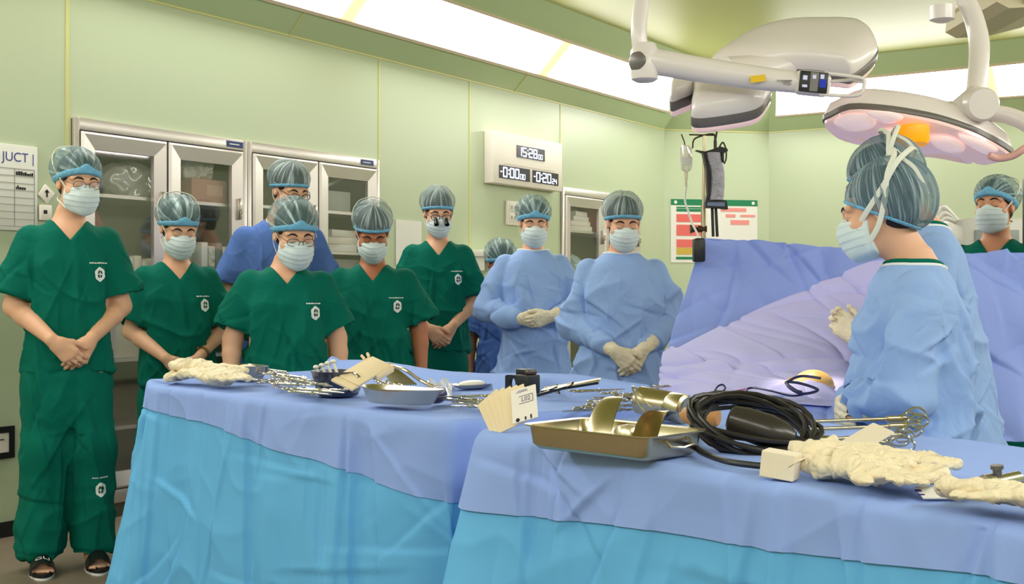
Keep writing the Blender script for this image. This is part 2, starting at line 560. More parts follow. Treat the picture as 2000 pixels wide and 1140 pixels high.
def head_parts():
    """shared head-space meshes: hair, caps, bands, masks"""
    vx = .0045
    f = Field((-.10, -.13, -.13), (.10, .14, .15), vx)
    f.ell((0, .022, .038), (.0795, .099, .0885))
    f.ell((0, .040, -.03), (.066, .062, .05), .03)
    f.put(lambda X, Y, Z: np.maximum(Z - (.064 - (Y + .10) * .25 + np.where(np.abs(X) > .055, -.045, 0)), Y + .02) + 0 * X, (-.1, -.13, -.13), (.1, -.02, .07), .006, 's')
    f.put(lambda X, Y, Z: np.sqrt((np.abs(X) - .085) ** 2 + (Y - .005) ** 2 + (Z + .02) ** 2) - .032, (-.13, -.04, -.06), (.13, .05, .03), .006, 's')
    f.cut((0, 0, -1), .075)
    HEADS['hair'] = f.mesh()
    for nm, ctr, r, pl, tilt in (('front', (0, .022, .056), (.092, .113, .090), .0020, .46), ('crown', (0, .024, .060), (.093, .114, .088), .0022, .40),
                                 ('back', (0, .036, .038), (.095, .122, .107), .0030, .72)):
        f = Field((-.12, -.13, -.12), (.12, .18, .18), vx)
        f.ell(ctr, r)
        f.cone((-.02, .075, .045), (.02, .075, .045), .07, .07, .05)
        if nm == 'back': f.cone((-.03, .080, -.005), (.03, .080, -.005), .062, .062, .05)
        f.put(lambda X, Y, Z: (Z - (.052 - (Y + .09) * tilt)) / math.sqrt(1 + tilt * tilt) + 0 * X, (-.2, -.2, -.2), (.2, .2, .09), .01, 's')
        V, Q = f.mesh()
        n = vnormals(V, Q)
        cz = .052 - (V[:, 1] + .09) * tilt
        th = np.arctan2(V[:, 0], .02 - V[:, 1])
        nn = nz(np.stack([np.cos(th) * 2, np.sin(th) * 2, V[:, 2] * 5], 1), 2.6, 3)
        up = np.clip((V[:, 2] - cz) / .05, 0, 1)
        V = V + n * (pl * np.sin(th * (34 if nm == 'back' else 26) + 3 * nn) * up * np.clip(1.3 - V[:, 2] / .16, .15, 1) + .003 * nn * up)[:, None]
        HEADS['cap_' + nm] = (V, Q)
        # elastic band along the lower edge
        g = Field((-.12, -.13, -.12), (.12, .18, .12), vx)
        g.ell(ctr, tuple(v + .0035 for v in r))
        g.cone((-.02, .075, .045), (.02, .075, .045), .0735, .0735, .05)
        if nm == 'back': g.cone((-.03, .080, -.005), (.03, .080, -.005), .0655, .0655, .05)
        wd = {'front': .024, 'crown': .017, 'back': .012}[nm]
        g.put(lambda X, Y, Z: (Z - (.050 - (Y + .09) * tilt)) / math.sqrt(1 + tilt * tilt) + 0 * X, (-.2, -.2, -.2), (.2, .2, .09), .004, 's')
        g.put(lambda X, Y, Z: -(Z - (.050 + wd - (Y + .09) * tilt) - (.020 * np.exp(-(X / .022) ** 2) * (Y < 0) if nm == 'front' else 0)) / math.sqrt(1 + tilt * tilt) + 0 * X,
              (-.2, -.2, -.2), (.2, .2, .3), .003, 's')
        HEADS['band_' + nm] = g.mesh()
    # pleated mask tented over nose and chin
    f = Field((-.10, -.16, -.15), (.10, .04, .03), .0035)
    f.ell((0, -.040, -.052), (.0715, .078, .085))
    f.ell((0, -.083, -.040), (.030, .046, .036), .035)
    f.ell((0, -.078, -.095), (.036, .030, .030), .03)
    f.put(lambda X, Y, Z: -(Y + .030 - np.abs(Z + .055) * .12) + 0 * X, (-.1, -.06, -.15), (.1, .05, .03), .004, 's')
    f.put(lambda X, Y, Z: -(Z + .004 + np.abs(X) * .10 - .012 * np.exp(-(X / .018) ** 2)) + 0 * Y, (-.1, -.16, -.04), (.1, .04, .04), .003, 's')
    f.put(lambda X, Y, Z: (Z + .127 - np.abs(X) * .35) + 0 * Y, (-.1, -.16, -.16), (.1, .04, -.08), .006, 's')
    V, Q = f.mesh()
    n = vnormals(V, Q)
    zz = V[:, 2] + .10 * np.abs(V[:, 0]) * 0
    step = np.zeros(len(V))
    for z0 in (-.040, -.062, -.084):
        d = (zz - z0) / .007
        step += .0022 * np.where(d > 0, np.exp(-d), -0.25 * np.exp(d))
    step += .0030 * np.exp(-((zz + .012 + np.abs(V[:, 0]) * .1) / .003) ** 2)
    step += .0022 * nz(V, 38, 5)
    V = V + n * (step * (V[:, 1] < -.045))[:, None]
    HEADS['mask'] = (V, Q)


head_parts()
_shared = {}


def shared(key, name, mat, parent, matrix, sc=1.0):
    k = (key, mat.name)
    if k not in _shared:
        V, Q = HEADS[key]
        o = mesh_obj(name, V, Q, mat, parent)
        _shared[k] = o.data
    else:
        o = bpy.data.objects.new(name, _shared[k]); link(o, parent)
    o.matrix_local = matrix @ Matrix.Scale(sc, 4)
    return o


def hand(f, wr, d, n, t, curl, rad=0.0, sc=1.0, spread=0.0, thumb=1.0):
    wr = Vector(wr); d = Vector(d).normalized(); t = Vector(t); t = (t - d * t.dot(d)).normalized()
    n0 = d.cross(t).normalized(); n = n0 if n0.dot(Vector(n)) > 0 else -n0
    offs = (.0290, .0098, -.0100, -.0285); lens = (.068, .077, .071, .055); kb = (.088, .092, .088, .080); frad = (.0088, .0090, .0086, .0076)
    f.cone(wr - d * .01, wr + d * .03, .025 * sc + rad, .024 * sc + rad, .01)
    for j in range(4):
        b0 = wr + (t * offs[j] * .55 + d * .02) * sc; kn = wr + (t * offs[j] + d * kb[j]) * sc
        f.cone(b0, kn, .0165 * sc + rad, .0125 * sc + rad, .014)
    f.cone(wr + (t * .012 + d * .03 + n * .008) * sc, wr + (t * .02 + d * .065 + n * .008) * sc, .017 * sc + rad, .012 * sc + rad, .014)
    for j in range(4):
        p = wr + (t * offs[j] + d * kb[j]) * sc; a = 0.0
        dd = (d + t * offs[j] * spread * 8).normalized()
        for q, fr in enumerate((.46, .30, .24)):
            a += curl[q] * (1 + .10 * (j - 1))
            v = dd * math.cos(a) + n * math.sin(a)
            e = p + v * lens[j] * fr * sc
            f.cone(p, e, frad[j] * sc * (1 - .08 * q) + rad, frad[j] * sc * (1 - .08 * (q + 1)) + rad, .004)
            p = e
    p0 = wr + (t * .020 + d * .022) * sc
    p1 = p0 + (t * .55 + d * .75 + n * .30).normalized() * .044 * sc
    p2 = p1 + (t * .30 * thumb + d * .90 + n * .25).normalized() * .032 * sc
    p3 = p2 + (t * .05 * thumb + d * .95 + n * .25).normalized() * .026 * sc
    f.cone(p0, p1, .0155 * sc + rad, .0115 * sc + rad, .012)
    f.cone(p1, p2, .0112 * sc + rad, .0100 * sc + rad, .004)
    f.cone(p2, p3, .0100 * sc + rad, .0080 * sc + rad, .004)


POSES = {
    'clasp': {-1: dict(el=(-.228, .000, -.660), wr=(-.078, -.205, -.790), d=(.74, -.06, -.67), n=(0, 1, 0), t=(.67, -.15, .74), curl=(.32, .45, .30)),
              1: dict(el=(.228, .000, -.660), wr=(.080, -.165, -.785), d=(-.55, -.04, -.83), n=(0, 1, 0), t=(-.80, -.15, .55), curl=(.30, .40, .3))},
    'belly': {-1: dict(el=(-.262, -.010, -.650), wr=(-.100, -.205, -.690), d=(.95, -.10, -.12), n=(0, 1, -.1), t=(.1, -.2, .95), curl=(.30, .40, .30)),
              1: dict(el=(.262, -.010, -.650), wr=(.085, -.235, -.675), d=(-.93, -.10, -.30), n=(0, 1, -.1), t=(-.3, -.2, .93), curl=(.35, .45, .35))},
    'sides': {s: dict(el=(s * .236, .015, -.655), wr=(s * .246, -.040, -.900), d=(0, -.10, -1), n=(-s, 0, 0), t=(0, -1, 0), curl=(.25, .3, .2)) for s in (-1, 1)},
    'work': {s: dict(el=(s * .225, -.030, -.715), wr=(s * .045, -.190, -.755), d=(-s * .95, -.25, -.20), n=(-s * .8, 0, -.5), t=(-s * .4, 0, .9), curl=(.4, .5, .3)) for s in (-1, 1)},
    'raised': {s: dict(el=(s * .230, -.050, -.640), wr=(s * .060, -.250, -.690), d=(-s * .25, -.70, .62), n=(-s * .9, .2, 0), t=(0, .55, .8), curl=(.35, .55, .4)) for s in (-1, 1)},
}


def shirt_decal(root, bvh, x, z, kind, yaw=0):
    """white emblem and name line that lie on the cloth"""
    def proj(u, v, off):
        o = Vector((u, -1, v)); h = bvh.ray_cast(o, Vector((0, 1, 0)), 2)
        if h[0] is None: return Vector((u, -.13, v))
        return h[0] + h[1] * off
    def patch(V, F, MI, poly, off, mi):
        n = len(poly); cx = sum(p[0] for p in poly) / n; cz = sum(p[1] for p in poly) / n; b0 = len(V)
        for k in (1.0, 0.55, 0.0):
            for (u, v) in (poly if k else [(cx, cz)]):
                V.append(proj(cx + (u - cx) * k, cz + (v - cz) * k, off))
        for i in range(n):
            j = (i + 1) % n
            F += [(b0 + i, b0 + j, b0 + n + j, b0 + n + i), (b0 + n + i, b0 + n + j, b0 + 2 * n)]; MI += [mi, mi]
    w, h = .020, .029
    if kind == 'emblem':
        ring = []
        for i in range(28):
            a = 2 * math.pi * i / 28
            k = 1 + .06 * math.cos(6 * a + .5)
            ring.append((x + w * math.sin(a) * k, z + h * math.cos(a) * k))
        V, F, MI = [], [], []
        patch(V, F, MI, ring, .0022, 0)
        parts = [[(-.3, .45), (-.05, .62), (.05, .4), (-.15, .1), (-.4, .05)], [(.15, .6), (.45, .35), (.5, 0), (.25, .1), (.1, .35)],
                 [(-.45, -.1), (-.1, 0), (0, -.45), (-.25, -.5)], [(.12, -.05), (.5, -.15), (.3, -.5), (.08, -.4)]]
        for q in parts:
            patch(V, F, MI, [(x + w * a, z + h * b) for a, b in q], .0036, 1)
        e = mesh_obj('emblem', V, F, [M_WHITE, M_DARKT], root); e['label'] = 'white emblem'
        e.data.polygons.foreach_set('material_index', MI)
    else:
        r = random.Random(int(x * 1000))
        x0 = x - .034; V, F = [], []
        while x0 < x + .030:
            ww = r.uniform(.005, .012); hh = r.uniform(.0016, .0030)
            b = len(V)
            for (u, v) in ((x0, z - .0024), (x0 + ww, z - .0024), (x0 + ww, z + hh), (x0, z + hh)): V.append(proj(u, v, .0022))
            F.append((b, b + 1, b + 2, b + 3)); x0 += ww + .0016
        mesh_obj('name_line', V, F, M_WHITE, root, False)


def person(label, px, Y, top, yaw=0, hyaw=0, pitch=15, roll=0, outfit='scrub', cloth=None, pose='clasp', w=1.0, dep=1.0, skin='b', cap='front',
           mask='loop', glasses=None, emblem=True, lean=0.0, hfwd=0.0, vox=.0048, hx=0.0, legs=True, watch=False, female=False, hs=1.0, armscale=1.0, xyz=None, group=None, fold=1.0, seed=1):
    X0 = P(px, 570, Y).x
    zt = HC + (570 - top) / FPX * Y
    root = thing('person', label, 'person', (X0, Y, 0), R(yaw), group)
    sc = zt / 1.75
    def rz(r): return zt + (r if r > -.30 else -.30 + (r + .30) * sc)
    zp = .52 * zt
    def ly(z): return -lean * max(0, (z - zp) / (zt - zp)) ** 1.2
    def J(p): z = rz(p[2]); return Vector((p[0] * w if abs(p[0]) > .15 else p[0], p[1] * (dep if p[1] < -.1 else 1) + ly(z), z))
    th = R(pitch)
    hc = Vector((hx, -.035 - .075 * math.sin(th) - lean - hfwd, zt - .150 * hs + .02 * (1 - math.cos(th))))
    Hm = Matrix.Translation(hc) @ Matrix.Rotation(R(hyaw), 4, 'Z') @ Matrix.Rotation(th, 4, 'X') @ Matrix.Rotation(R(roll), 4, 'Y')
    base = [(-.265, .050, .050, .012), (-.290, .064, .064, .008), (-.312, .092, .080, .004), (-.335, .124, .094, .002), (-.365, .154, .106, .0), (-.400, .174, .113, .0), (-.48, .184, .122, -.008),
            (-.62, .178, .124, -.014), (-.78, .180, .124, -.010), (-.93, .194, .130, -.006)]
    def prof(off, extra=None, dz=0):
        out = [(rz(r) + dz, a * w + off, b * dep + off, c + ly(rz(r))) for r, a, b, c in base]
        return (out + [(z, a * w, b * dep, c) for z, a, b, c in extra]) if extra else out
    ps = POSES[pose]
    sh = {s: J((s * .168, .004, -.392)) for s in (-1, 1)}
    gown = outfit == 'gown'
    # ---- body
    zc = rz(-1.0)
    f = Field((-.42 * w - .02, -.50 - lean, zc), (.42 * w + .02, .22, zt + .01), vox)
    head_field(f, Hm, hs)
    f.loft(prof(-.014, dz=-.004), .02)
    nb = Vector((0, .020 + ly(rz(-.30)), rz(-.315)))
    nt = Hm @ Vector((0, .020, -.055))
    f.cone(nb, nt, .060 * (.92 if female else 1), .053 * (.90 if female else 1), .035)
    sw = 1.0 if not female else .9
    hands = {}
    for s in (-1, 1):
        q = ps[s]; el, wr = J(q['el']), J(q['wr'])
        f.cone(sh[s], el, .050 * sw, .040 * sw, .03)
        m = el.lerp(wr, .3)
        f.cone(el, m, .041 * sw, .041 * sw, .02); f.cone(m, wr, .041 * sw, .0265 * sw, .012)
        hands[s] = (el, wr, q)
        hand(f, wr + (wr - el).normalized() * .012, q['d'], q['n'], q['t'], q['curl'], rad=-.0025 if gown else 0, sc=.93 if female else 1.0)
    Vb, Qb = f.mesh()
    # thighs, legs and feet carry on below in the same surface
    g = Field((-.30 * w, -.30, 0.0), (.30 * w, .22, zc + .012), .0085)
    g.loft([(zc - .06, .150 * w, .10, -.004), (zc + .03, .155 * w, .105, -.004), (zc + .2, .15 * w, .105, -.004)], 0)
    for s in (-1, 1):
        hp = (s * .090 * w, 0, zc - .02); kn = (s * .098 * w, -.012, .285 * zt); an = (s * .105 * w, .015, .085)
        g.cone(hp, kn, .085 * w, .056, .03); g.cone(kn, (s * .101 * w, .02, .19 * zt), .054, .052, .02); g.cone((s * .101 * w, .02, .19 * zt), an, .052, .036, .02)
        fo = .105 * w * s
        g.cone(an, (fo, .03, .045), .034, .028, .02); g.cone((fo, .02, .045), (fo + s * .012, -.10, .040), .032, .030, .02)
        for t_ in range(5):
            xx = fo + s * .012 + (t_ - 2) * .0165 * s
            g.cone((xx, -.10, .036), (xx + s * .003 * (t_ - 2), -.165 + .008 * abs(t_ - 1), .030), .0105, .0095, .004)
    Vl, Ql = g.mesh()
    V = np.concatenate([Vb, Vl]); Q = np.concatenate([Qb, Ql + len(Vb)])
    body = mesh_obj('body', V, Q, SKIN[skin], root)
    bvh_b = BVHTree.FromPolygons([Vector(v) for v in Vb], Qb.tolist())
    # ---- brows and lowered lids
    def onface(u, v, off):
        o = Hm @ Vector((u * hs, -.25, v * hs)); dr = (Hm.to_3x3() @ Vector((0, 1, 0))).normalized()
        h = bvh_b.ray_cast(o, dr, .4)
        return (h[0] - dr * off) if h[0] else o
    for nm, row, rr, mt in (('eyebrow', [(.012, .026), (.024, .031), (.036, .031), (.050, .023)], [.0030, .0052, .0048, .0016], M_BROW), ('eyelashes', [(.017, .0), (.026, -.004), (.036, -.004), (.047, .0)], [.0008, .0017, .0018, .0009], M_BROW)):
        for s in (-1, 1):
            mb = MB(); pts = spline([onface(s * a, b, -.0008) for a, b in row], 12); n = len(pts)
            mb.tube(pts, [float(np.interp(i / (n - 1), (0, .33, .66, 1), rr)) for i in range(n)], 6)
            mb.build(nm, mt, root)
    # ---- headwear
    shared('hair', 'hair', M_HAIR, root, Hm, hs)
    c = shared('cap_' + cap, 'surgical_cap', {'front': M_CAPF, 'crown': M_CAPC, 'back': M_CAPN}[cap], root, Hm, hs * 1.0)
    b = shared('band_' + cap, 'cap_band', M_BAND, c, Matrix(), 1.0); b['label'] = 'light blue band of the cap'
    mk = shared('mask', 'face_mask', M_MASK, root, Hm, hs)
    def strap(pts, r=.0028, n=26):
        mb = MB(); mb.tube(spline(pts, n), r, 6, flat=.45, up=(1, 0, 0)); mb.build('mask_tie' if mask != 'loop' else 'ear_loop', M_STRAP, mk)
    for s in (-1, 1):
        if mask == 'loop':
            strap([(s * .064, -.045, -.018), (s * .078, -.02, .002), (s * .084, .010, .030), (s * .086, .026, .026), (s * .080, .040, -.002)], .0021)
            strap([(s * .058, -.042, -.095), (s * .072, -.01, -.07), (s * .079, .026, -.040), (s * .080, .040, -.006)], .0021)
        elif mask == 'tie':
            strap([(s * .064, -.045, -.018), (s * .082, -.012, .018), (s * .096, .025, .055), (s * .094, .060, .095), (s * .062, .095, .128), (0, .112, .138)], .0045)
            strap([(s * .058, -.042, -.100), (s * .068, .000, -.085), (s * .066, .048, -.075), (s * .035, .088, -.066), (s * .004, .096, -.062)], .0045)
        else:   # two broad ties that cross on the cap
            strap([(s * .064, -.045, -.018), (s * .088, -.008, .012), (s * .100, .045, .060), (s * .092, .090, .110), (s * .04, .128, .142), (0, .135, .146)], .0085)
            strap([(s * .062, -.044, -.085), (s * .084, .000, -.045), (s * .099, .036, .020), (s * .100, .060, .085), (s * .070, .085, .132), (s * .015, .08, .160)], .0085)
            strap([(s * .066, .1, .125), (s * .078, .128, .085), (s * .074, .140, .040), (s * .070, .143, .005)], .006)
    if glasses:
        gp = thing('spectacles', None, None); gp.parent = root; gp.matrix_local = Hm @ Matrix.Scale(hs, 4)
        mb = MB()
        for s in (-1, 1):
            lp = [(s * .031 + .024 * math.cos(a) * (abs(math.cos(a)) ** -.25 if abs(math.cos(a)) > .05 else 1), -.115 + .010 * abs(s * .031 + .024 * math.cos(a)) / .06, .004 + .0155 * math.sin(a)) for a in [2 * math.pi * i / 24 for i in range(24)]]
            mb.tube(lp, .0013 if glasses == 'thin' else .0023, 6, closed=True)
            mb.tube(spline([(s * .055, -.108, .008), (s * .074, -.06, .012), (s * .083, .005, .012), (s * .084, .03, -.008)], 14), .0012 if glasses == 'thin' else .002, 6)
            lens = MB(); lens.prism([(x - 0, z) for x, y_, z in lp], -.0006, .0006, Matrix.Translation((0, -.113, 0)) @ Matrix.Rotation(R(90), 4, 'X')); lens.build('lens', M_LENSG, gp)
        mb.tube([(-.009, -.116, .010), (0, -.119, .012), (.009, -.116, .010)], .0014, 6)
        mb.build('spectacle_frame', M_RIM, gp)
        if glasses == 'loupe':
            for s in (-1, 1):
                mb = MB(); A = frame((s * .030, -.118, -.004), (1, 0, 0), (0, -.85, -.52))
                mb.lathe([(.0085, -.004), (.0105, .004), (.0105, .022), (.0135, .026), (.0135, .040), (.011, .041), (.011, .036), (1e-6, .036)], 18, A)
                mb.build('loupe_barrel', M_BLACK, gp)
    # ---- clothes
    cl = cloth or (M_GOWN if gown else M_GREEN)
    if not gown:
        f = Field((-.40 * w, -.30 - lean, rz(-.95)), (.40 * w, .22, rz(-.25)), .0058)
        f.loft(prof(.0), .0)
        for s in (-1, 1):
            el = J(ps[s]['el']); e2 = sh[s].lerp(el, .84)
            e2 = e2 + Vector((s * .012, 0, 0))
            a = sh[s] + Vector((-s * .01, 0, .004))
            f.cone(a, e2, .063 * sw, .090 * sw, .030)
            # open sleeve end
            dv = (e2 - a).normalized(); tip = a + (e2 - a) * .97
            def fn(Xx, Yy, Zz, tip=tip, dv=dv):
                d1 = -((Xx - tip.x) * dv.x + (Yy - tip.y) * dv.y + (Zz - tip.z) * dv.z)
                d2 = np.sqrt((Xx - tip.x) ** 2 + (Yy - tip.y) ** 2 + (Zz - tip.z) ** 2) - .115
                return np.maximum(d1, d2)
            f.put(fn, np.array(tip) - .12, np.array(tip) + .12, .004, 's')
            f.cone(tip - dv * .02, tip + dv * .06, .062, .074, .01, 's')
        zv = rz(-.392 if not female else -.40); cyv = ly(zv)
        f.put(lambda X, Y, Z: np.maximum((np.abs(X) - (Z - zv) * .78) / 1.27, Y - cyv + .02), (-.10, -.25 + cyv, zv), (.10, .0 + cyv, zt - .2), .006, 's')
        f.put(lambda X, Y, Z: np.sqrt(X ** 2 + (Y - nb.y) ** 2) - .074 + 0 * Z, (-.1, nb.y - .1, rz(-.335)), (.1, nb.y + .1, rz(-.2)), .012, 's')
        V, Q = f.mesh(); n = vnormals(V, Q)
        rel = (V[:, 2] - rz(-.40))
        fade = np.clip(-rel / .10, .15, 1)
        tt = np.arctan2(V[:, 0], -V[:, 1])
        q1 = nz(np.stack([V[:, 0] * 3.0, V[:, 1] * 3.0, V[:, 2] * .9], 1), 3.3, seed)
        q2 = nz(np.stack([V[:, 0] + .5 * V[:, 2], V[:, 1] * 1.5, V[:, 2] * 1.2 - .3 * np.abs(V[:, 0])], 1), 6.5, seed + 9)
        q3 = nz(V, 13, seed + 13)
        rid = (1 - np.abs(q1)) ** 5
        disp = (.021 * rid - .006 + .015 * (1 - np.abs(q2)) ** 5 + .005 * (1 - np.abs(q3)) ** 5 + creases(tt * .2, V[:, 2], seed + 70, 26, (-.35, .35), (rz(-.93), rz(-.42)), (.05, .20), (.0015, .005), .010, .035, .6)) * fade * fold
        V = V + n * disp[:, None]
        top_o = mesh_obj('scrub_top', V, Q, cl, root)
        bv = BVHTree.FromPolygons([Vector(v) for v in V], Q.tolist())
        if emblem:
            ex = .122 * w
            shirt_decal(top_o, bv, ex, rz(-.528), 'emblem'); shirt_decal(top_o, bv, ex - .006, rz(-.482), 'name')
        # trousers
        zw = rz(-.80)
        full = legs == 'full'
        f = Field((-.33 * w, -.22, .03), (.33 * w, .22, zw + .02), .0062 if full else .011)
        f.loft([(zc - .16, .125 * w, .085 * dep, -.004), (zc - .10, .160 * w, .108 * dep, -.004), (zc - .02, .180 * w, .122 * dep, -.004), (zc + .05, .184 * w, .126 * dep, -.004), (zw, .176 * w, .115 * dep, -.008)], 0)
        for s in (-1, 1):
            f.chain([(s * .088 * w, 0, zc - .02), (s * .103 * w, -.012, .285 * zt), (s * .110 * w, .012, .075)], [.100 * w, .098 * w, .094 * w], .05)
        f.cut((0, 0, -1), -.062)
        V, Q = f.mesh(); n = vnormals(V, Q)
        if full:
            q1 = nz(np.stack([V[:, 0] * 3, V[:, 1] * 3, V[:, 2] * .8], 1), 3.0, seed + 4)
            lo = np.clip((.42 - V[:, 2]) / .3, 0, 1)
            q2 = nz(np.stack([V[:, 0] * 1.0, V[:, 1], V[:, 2] * 2.6], 1), 5.0, seed + 5)
            V = V + n * (.018 * (1 - np.abs(q1)) ** 5 + lo * .018 * (1 - np.abs(q2)) ** 4 + .006 * (1 - np.abs(nz(V, 9, seed + 8))) ** 5 - .005 + creases(V[:, 0], V[:, 2], seed + 70, 22, (-.2, .2), (.07, .8), (.06, .25), (.002, .006), .010, .04, .6))[:, None]
        tr = mesh_obj('trousers', V, Q, cl, root)
        if full:
            bv = BVHTree.FromPolygons([Vector(v) for v in V], Q.tolist())
            shirt_decal(tr, bv, .118, .335, 'emblem'); shirt_decal(tr, bv, .118, .385, 'name')
    else:
        f = Field((-.46 * w, -.42 - lean, .26), (.46 * w, .26, rz(-.24)), .0068)
        f.loft(prof(.010, [(.62 * zt / 1.0 * .62, .232, .165, .0), (.28, .262, .19, .01)]), 0)
        for s in (-1, 1):
            el, wr, q = hands[s]
            f.cone(sh[s] + Vector((-s * .01, 0, .004)), el, .062, .068, .012)
            f.cone(el, el.lerp(wr, .72), .070, .052, .010); f.cone(el.lerp(wr, .72), wr - (wr - el).normalized() * .03, .056, .037, .012)
        f.put(lambda X, Y, Z: np.sqrt(X ** 2 + (Y - nb.y + .012) ** 2) - .082 + 0 * Z, (-.1, nb.y - .1, rz(-.325)), (.1, nb.y + .1, rz(-.2)), .012, 's')
        f.cut((0, 0, -1), -.285)
        V, Q = f.mesh(); n = vnormals(V, Q)
        q1 = nz(np.stack([V[:, 0] * 2.2, V[:, 1] * 2.2, V[:, 2] * .8], 1), 3.0, seed)
        q2 = nz(np.stack([V[:, 0] + .35 * V[:, 2], V[:, 1] * 1.2, V[:, 2] * 1.5], 1), 4.2, seed + 3)
        q3 = nz(V, 9.5, seed + 6)
        fade = np.clip((rz(-.38) - V[:, 2]) / .12, .1, 1)
        arm = np.clip((np.abs(V[:, 0]) - .15 * w) / .05, 0, 1)
        V = V + n * (fade * fold * (.022 * (1 - np.abs(q1)) ** 5 + (.014 + .014 * arm) * (1 - np.abs(q2)) ** 5 + .009 * (1 - np.abs(q3)) ** 5 - .008 + creases(np.arctan2(V[:, 0], -V[:, 1]) * .2, V[:, 2], seed + 70, 70, (-.6, .6), (zt * .3, rz(-.40)), (.04, .16), (.002, .0065), .010, .035)))[:, None]
        go = mesh_obj('surgical_gown', V, Q, cl, root)
        bv = BVHTree.FromPolygons([Vector(v) for v in V], Q.tolist())
        # white neck binding that follows the opening
        ring = []
        for i in range(36):
            a = 2 * math.pi * i / 36
            u = Vector((math.sin(a), -math.cos(a), 0)); o = Vector((0, nb.y - .010, 0))
            pz = o + u * .0865; h = bv.ray_cast(Vector((pz.x, pz.y, zt - .12)), Vector((0, 0, -1)), .5)
            ring.append(Vector((pz.x, pz.y, (h[0].z if h[0] else rz(-.30)) + .002)))
        zs = [p.z for p in ring]
        for i, p in enumerate(ring): p.z = (zs[i - 2] + zs[i - 1] + zs[i] + zs[(i + 1) % 36] + zs[(i + 2) % 36]) / 5
        mb = MB(); mb.tube(ring, .0055, 8, closed=True); bd = mb.build('neck_binding', M_WHITE, go); bd['label'] = 'white neck binding'
        if cap == 'back': mb = MB(); mb.tube([Vector((p.x * .86, nb.y - .010 + (p.y - nb.y + .010) * .86, p.z + .008)) for p in ring], .009, 8, closed=True); bd = mb.build('scrub_collar', M_GREEN, root); bd['label'] = 'green collar inside the gown'
        for s in (-1, 1):
            el, wr, q = hands[s]
            lo = np.minimum(np.array(wr), np.array(el)) - .16; hi = np.maximum(np.array(wr), np.array(el)) + .16
            lo = np.maximum(lo, np.array(wr) - .20); hi = np.minimum(hi, np.array(wr) + .20)
            f = Field(lo, hi, .0042)
            k = (wr - el).normalized()
            hand(f, wr + k * .012, q['d'], q['n'], q['t'], q['curl'], rad=.0012, sc=.95 if female else 1.02)
            f.cone(wr - k * .085, wr + k * .01, .046, .030, .01)
            f.cut(tuple(-k), float(-(k.dot(wr - k * .082))))
            V, Q = f.mesh(); n = vnormals(V, Q)
            V = V + n * (.0018 * (1 - np.abs(nz(V, 30, seed + s))) ** 3)[:, None]
            mesh_obj('surgical_glove', V, Q, M_GLOVE, root)
        f = Field((-.25 * w, -.22, .05), (.25 * w, .22, .42), .012)
        for s in (-1, 1): f.chain([(s * .10 * w, 0, .42), (s * .108 * w, .01, .075)], [.08, .078], .03)
        f.cut((0, 0, -1), -.062); V, Q = f.mesh(); mesh_obj('trousers', V, Q, M_GREEN, root)
    for s in (-1, 1):
        sd = thing('slide_sandal', None, None); sd.parent = root; sd.location = (s * .117 * w, -.045, 0)
        out = []
        for i in range(28):
            a = 2 * math.pi * i / 28
            out.append((.047 * math.cos(a) * (1 + .10 * math.sin(a)), -.02 + .142 * math.sin(a)))
        mb = MB(); mb.prism([(p[0] * 1.0, -p[1] - .02) for p in out], .008, .024); mb.build('footbed', M_BLACK, sd)
        mb = MB(); mb.prism([(p[0] * 1.03, -p[1] * 1.01 - .02) for p in out], 0, .009); o = mb.build('sole', M_WHITE, sd); o['label'] = 'white outsole'
        if legs == 'full':
            RR = []
            for j in range(9):
                yy = -.118 + .010 * j
                RR.append([Vector((.050 * math.cos(a) * 1.02, yy, .018 + (.050 + .0022 * j) * math.sin(a))) for a in [math.pi * i / 14 for i in range(15)]] + [Vector((.046 * math.cos(a), yy, .018 + (.046 + .0022 * j) * math.sin(a))) for a in [math.pi * i / 14 for i in range(14, -1, -1)]])
            mb = MB(); mb.rings(RR); st = mb.build('strap', M_BLACK, sd)
            if s == -1:
                Vt, Ft = text_geo('GLJ', .042, 1.0)
                mesh_obj('lettering', [Vector((v.x * .95, -.076 + v.y * .8, .0205 + (.05 + .22 * (.042 + v.y * .8)) * math.sqrt(max(0, 1 - (v.x * .95 / .0515) ** 2)))) for v in Vt], Ft, M_WHITE, sd, False)
    if watch:
        el, wr, q = hands[1]; k = (wr - el).normalized(); c0 = wr - k * .03
        A = frame(c0, k.orthogonal(), k)
        mb = MB(); mb.lathe([(.028, -.006), (.0325, -.006), (.0325, .006), (.028, .006)], 24, A); mb.ell((0, -.033, 0), (.014, .005, .014), A); mb.build('wristwatch', pmat('watch_metal', (150, 130, 100), .3, metal=.8), root)
    return root
# ------------------------------------------------------------------ room (an octagonal operating theatre)
WX, WY = -2.396, 5.716           # a point at the foot of the long wall
DX, DY = 0.5476, 0.8367          # along the long wall, away from the camera
RZW = math.atan2(DY, DX)


def W(s, a, z=0.0):
    return Vector((WX + DX * s + DY * a, WY + DY * s - DX * a, z))


def wall_s(px, py=None):
    """station along the long wall seen at picture column px"""
    t = (px - 1000) / FPX
    return (-WX + WY * t) / (DX - DY * t)


def wall_z(px, py):
    s = wall_s(px); return HC + (570 - py) / FPX * (WY + DY * s)


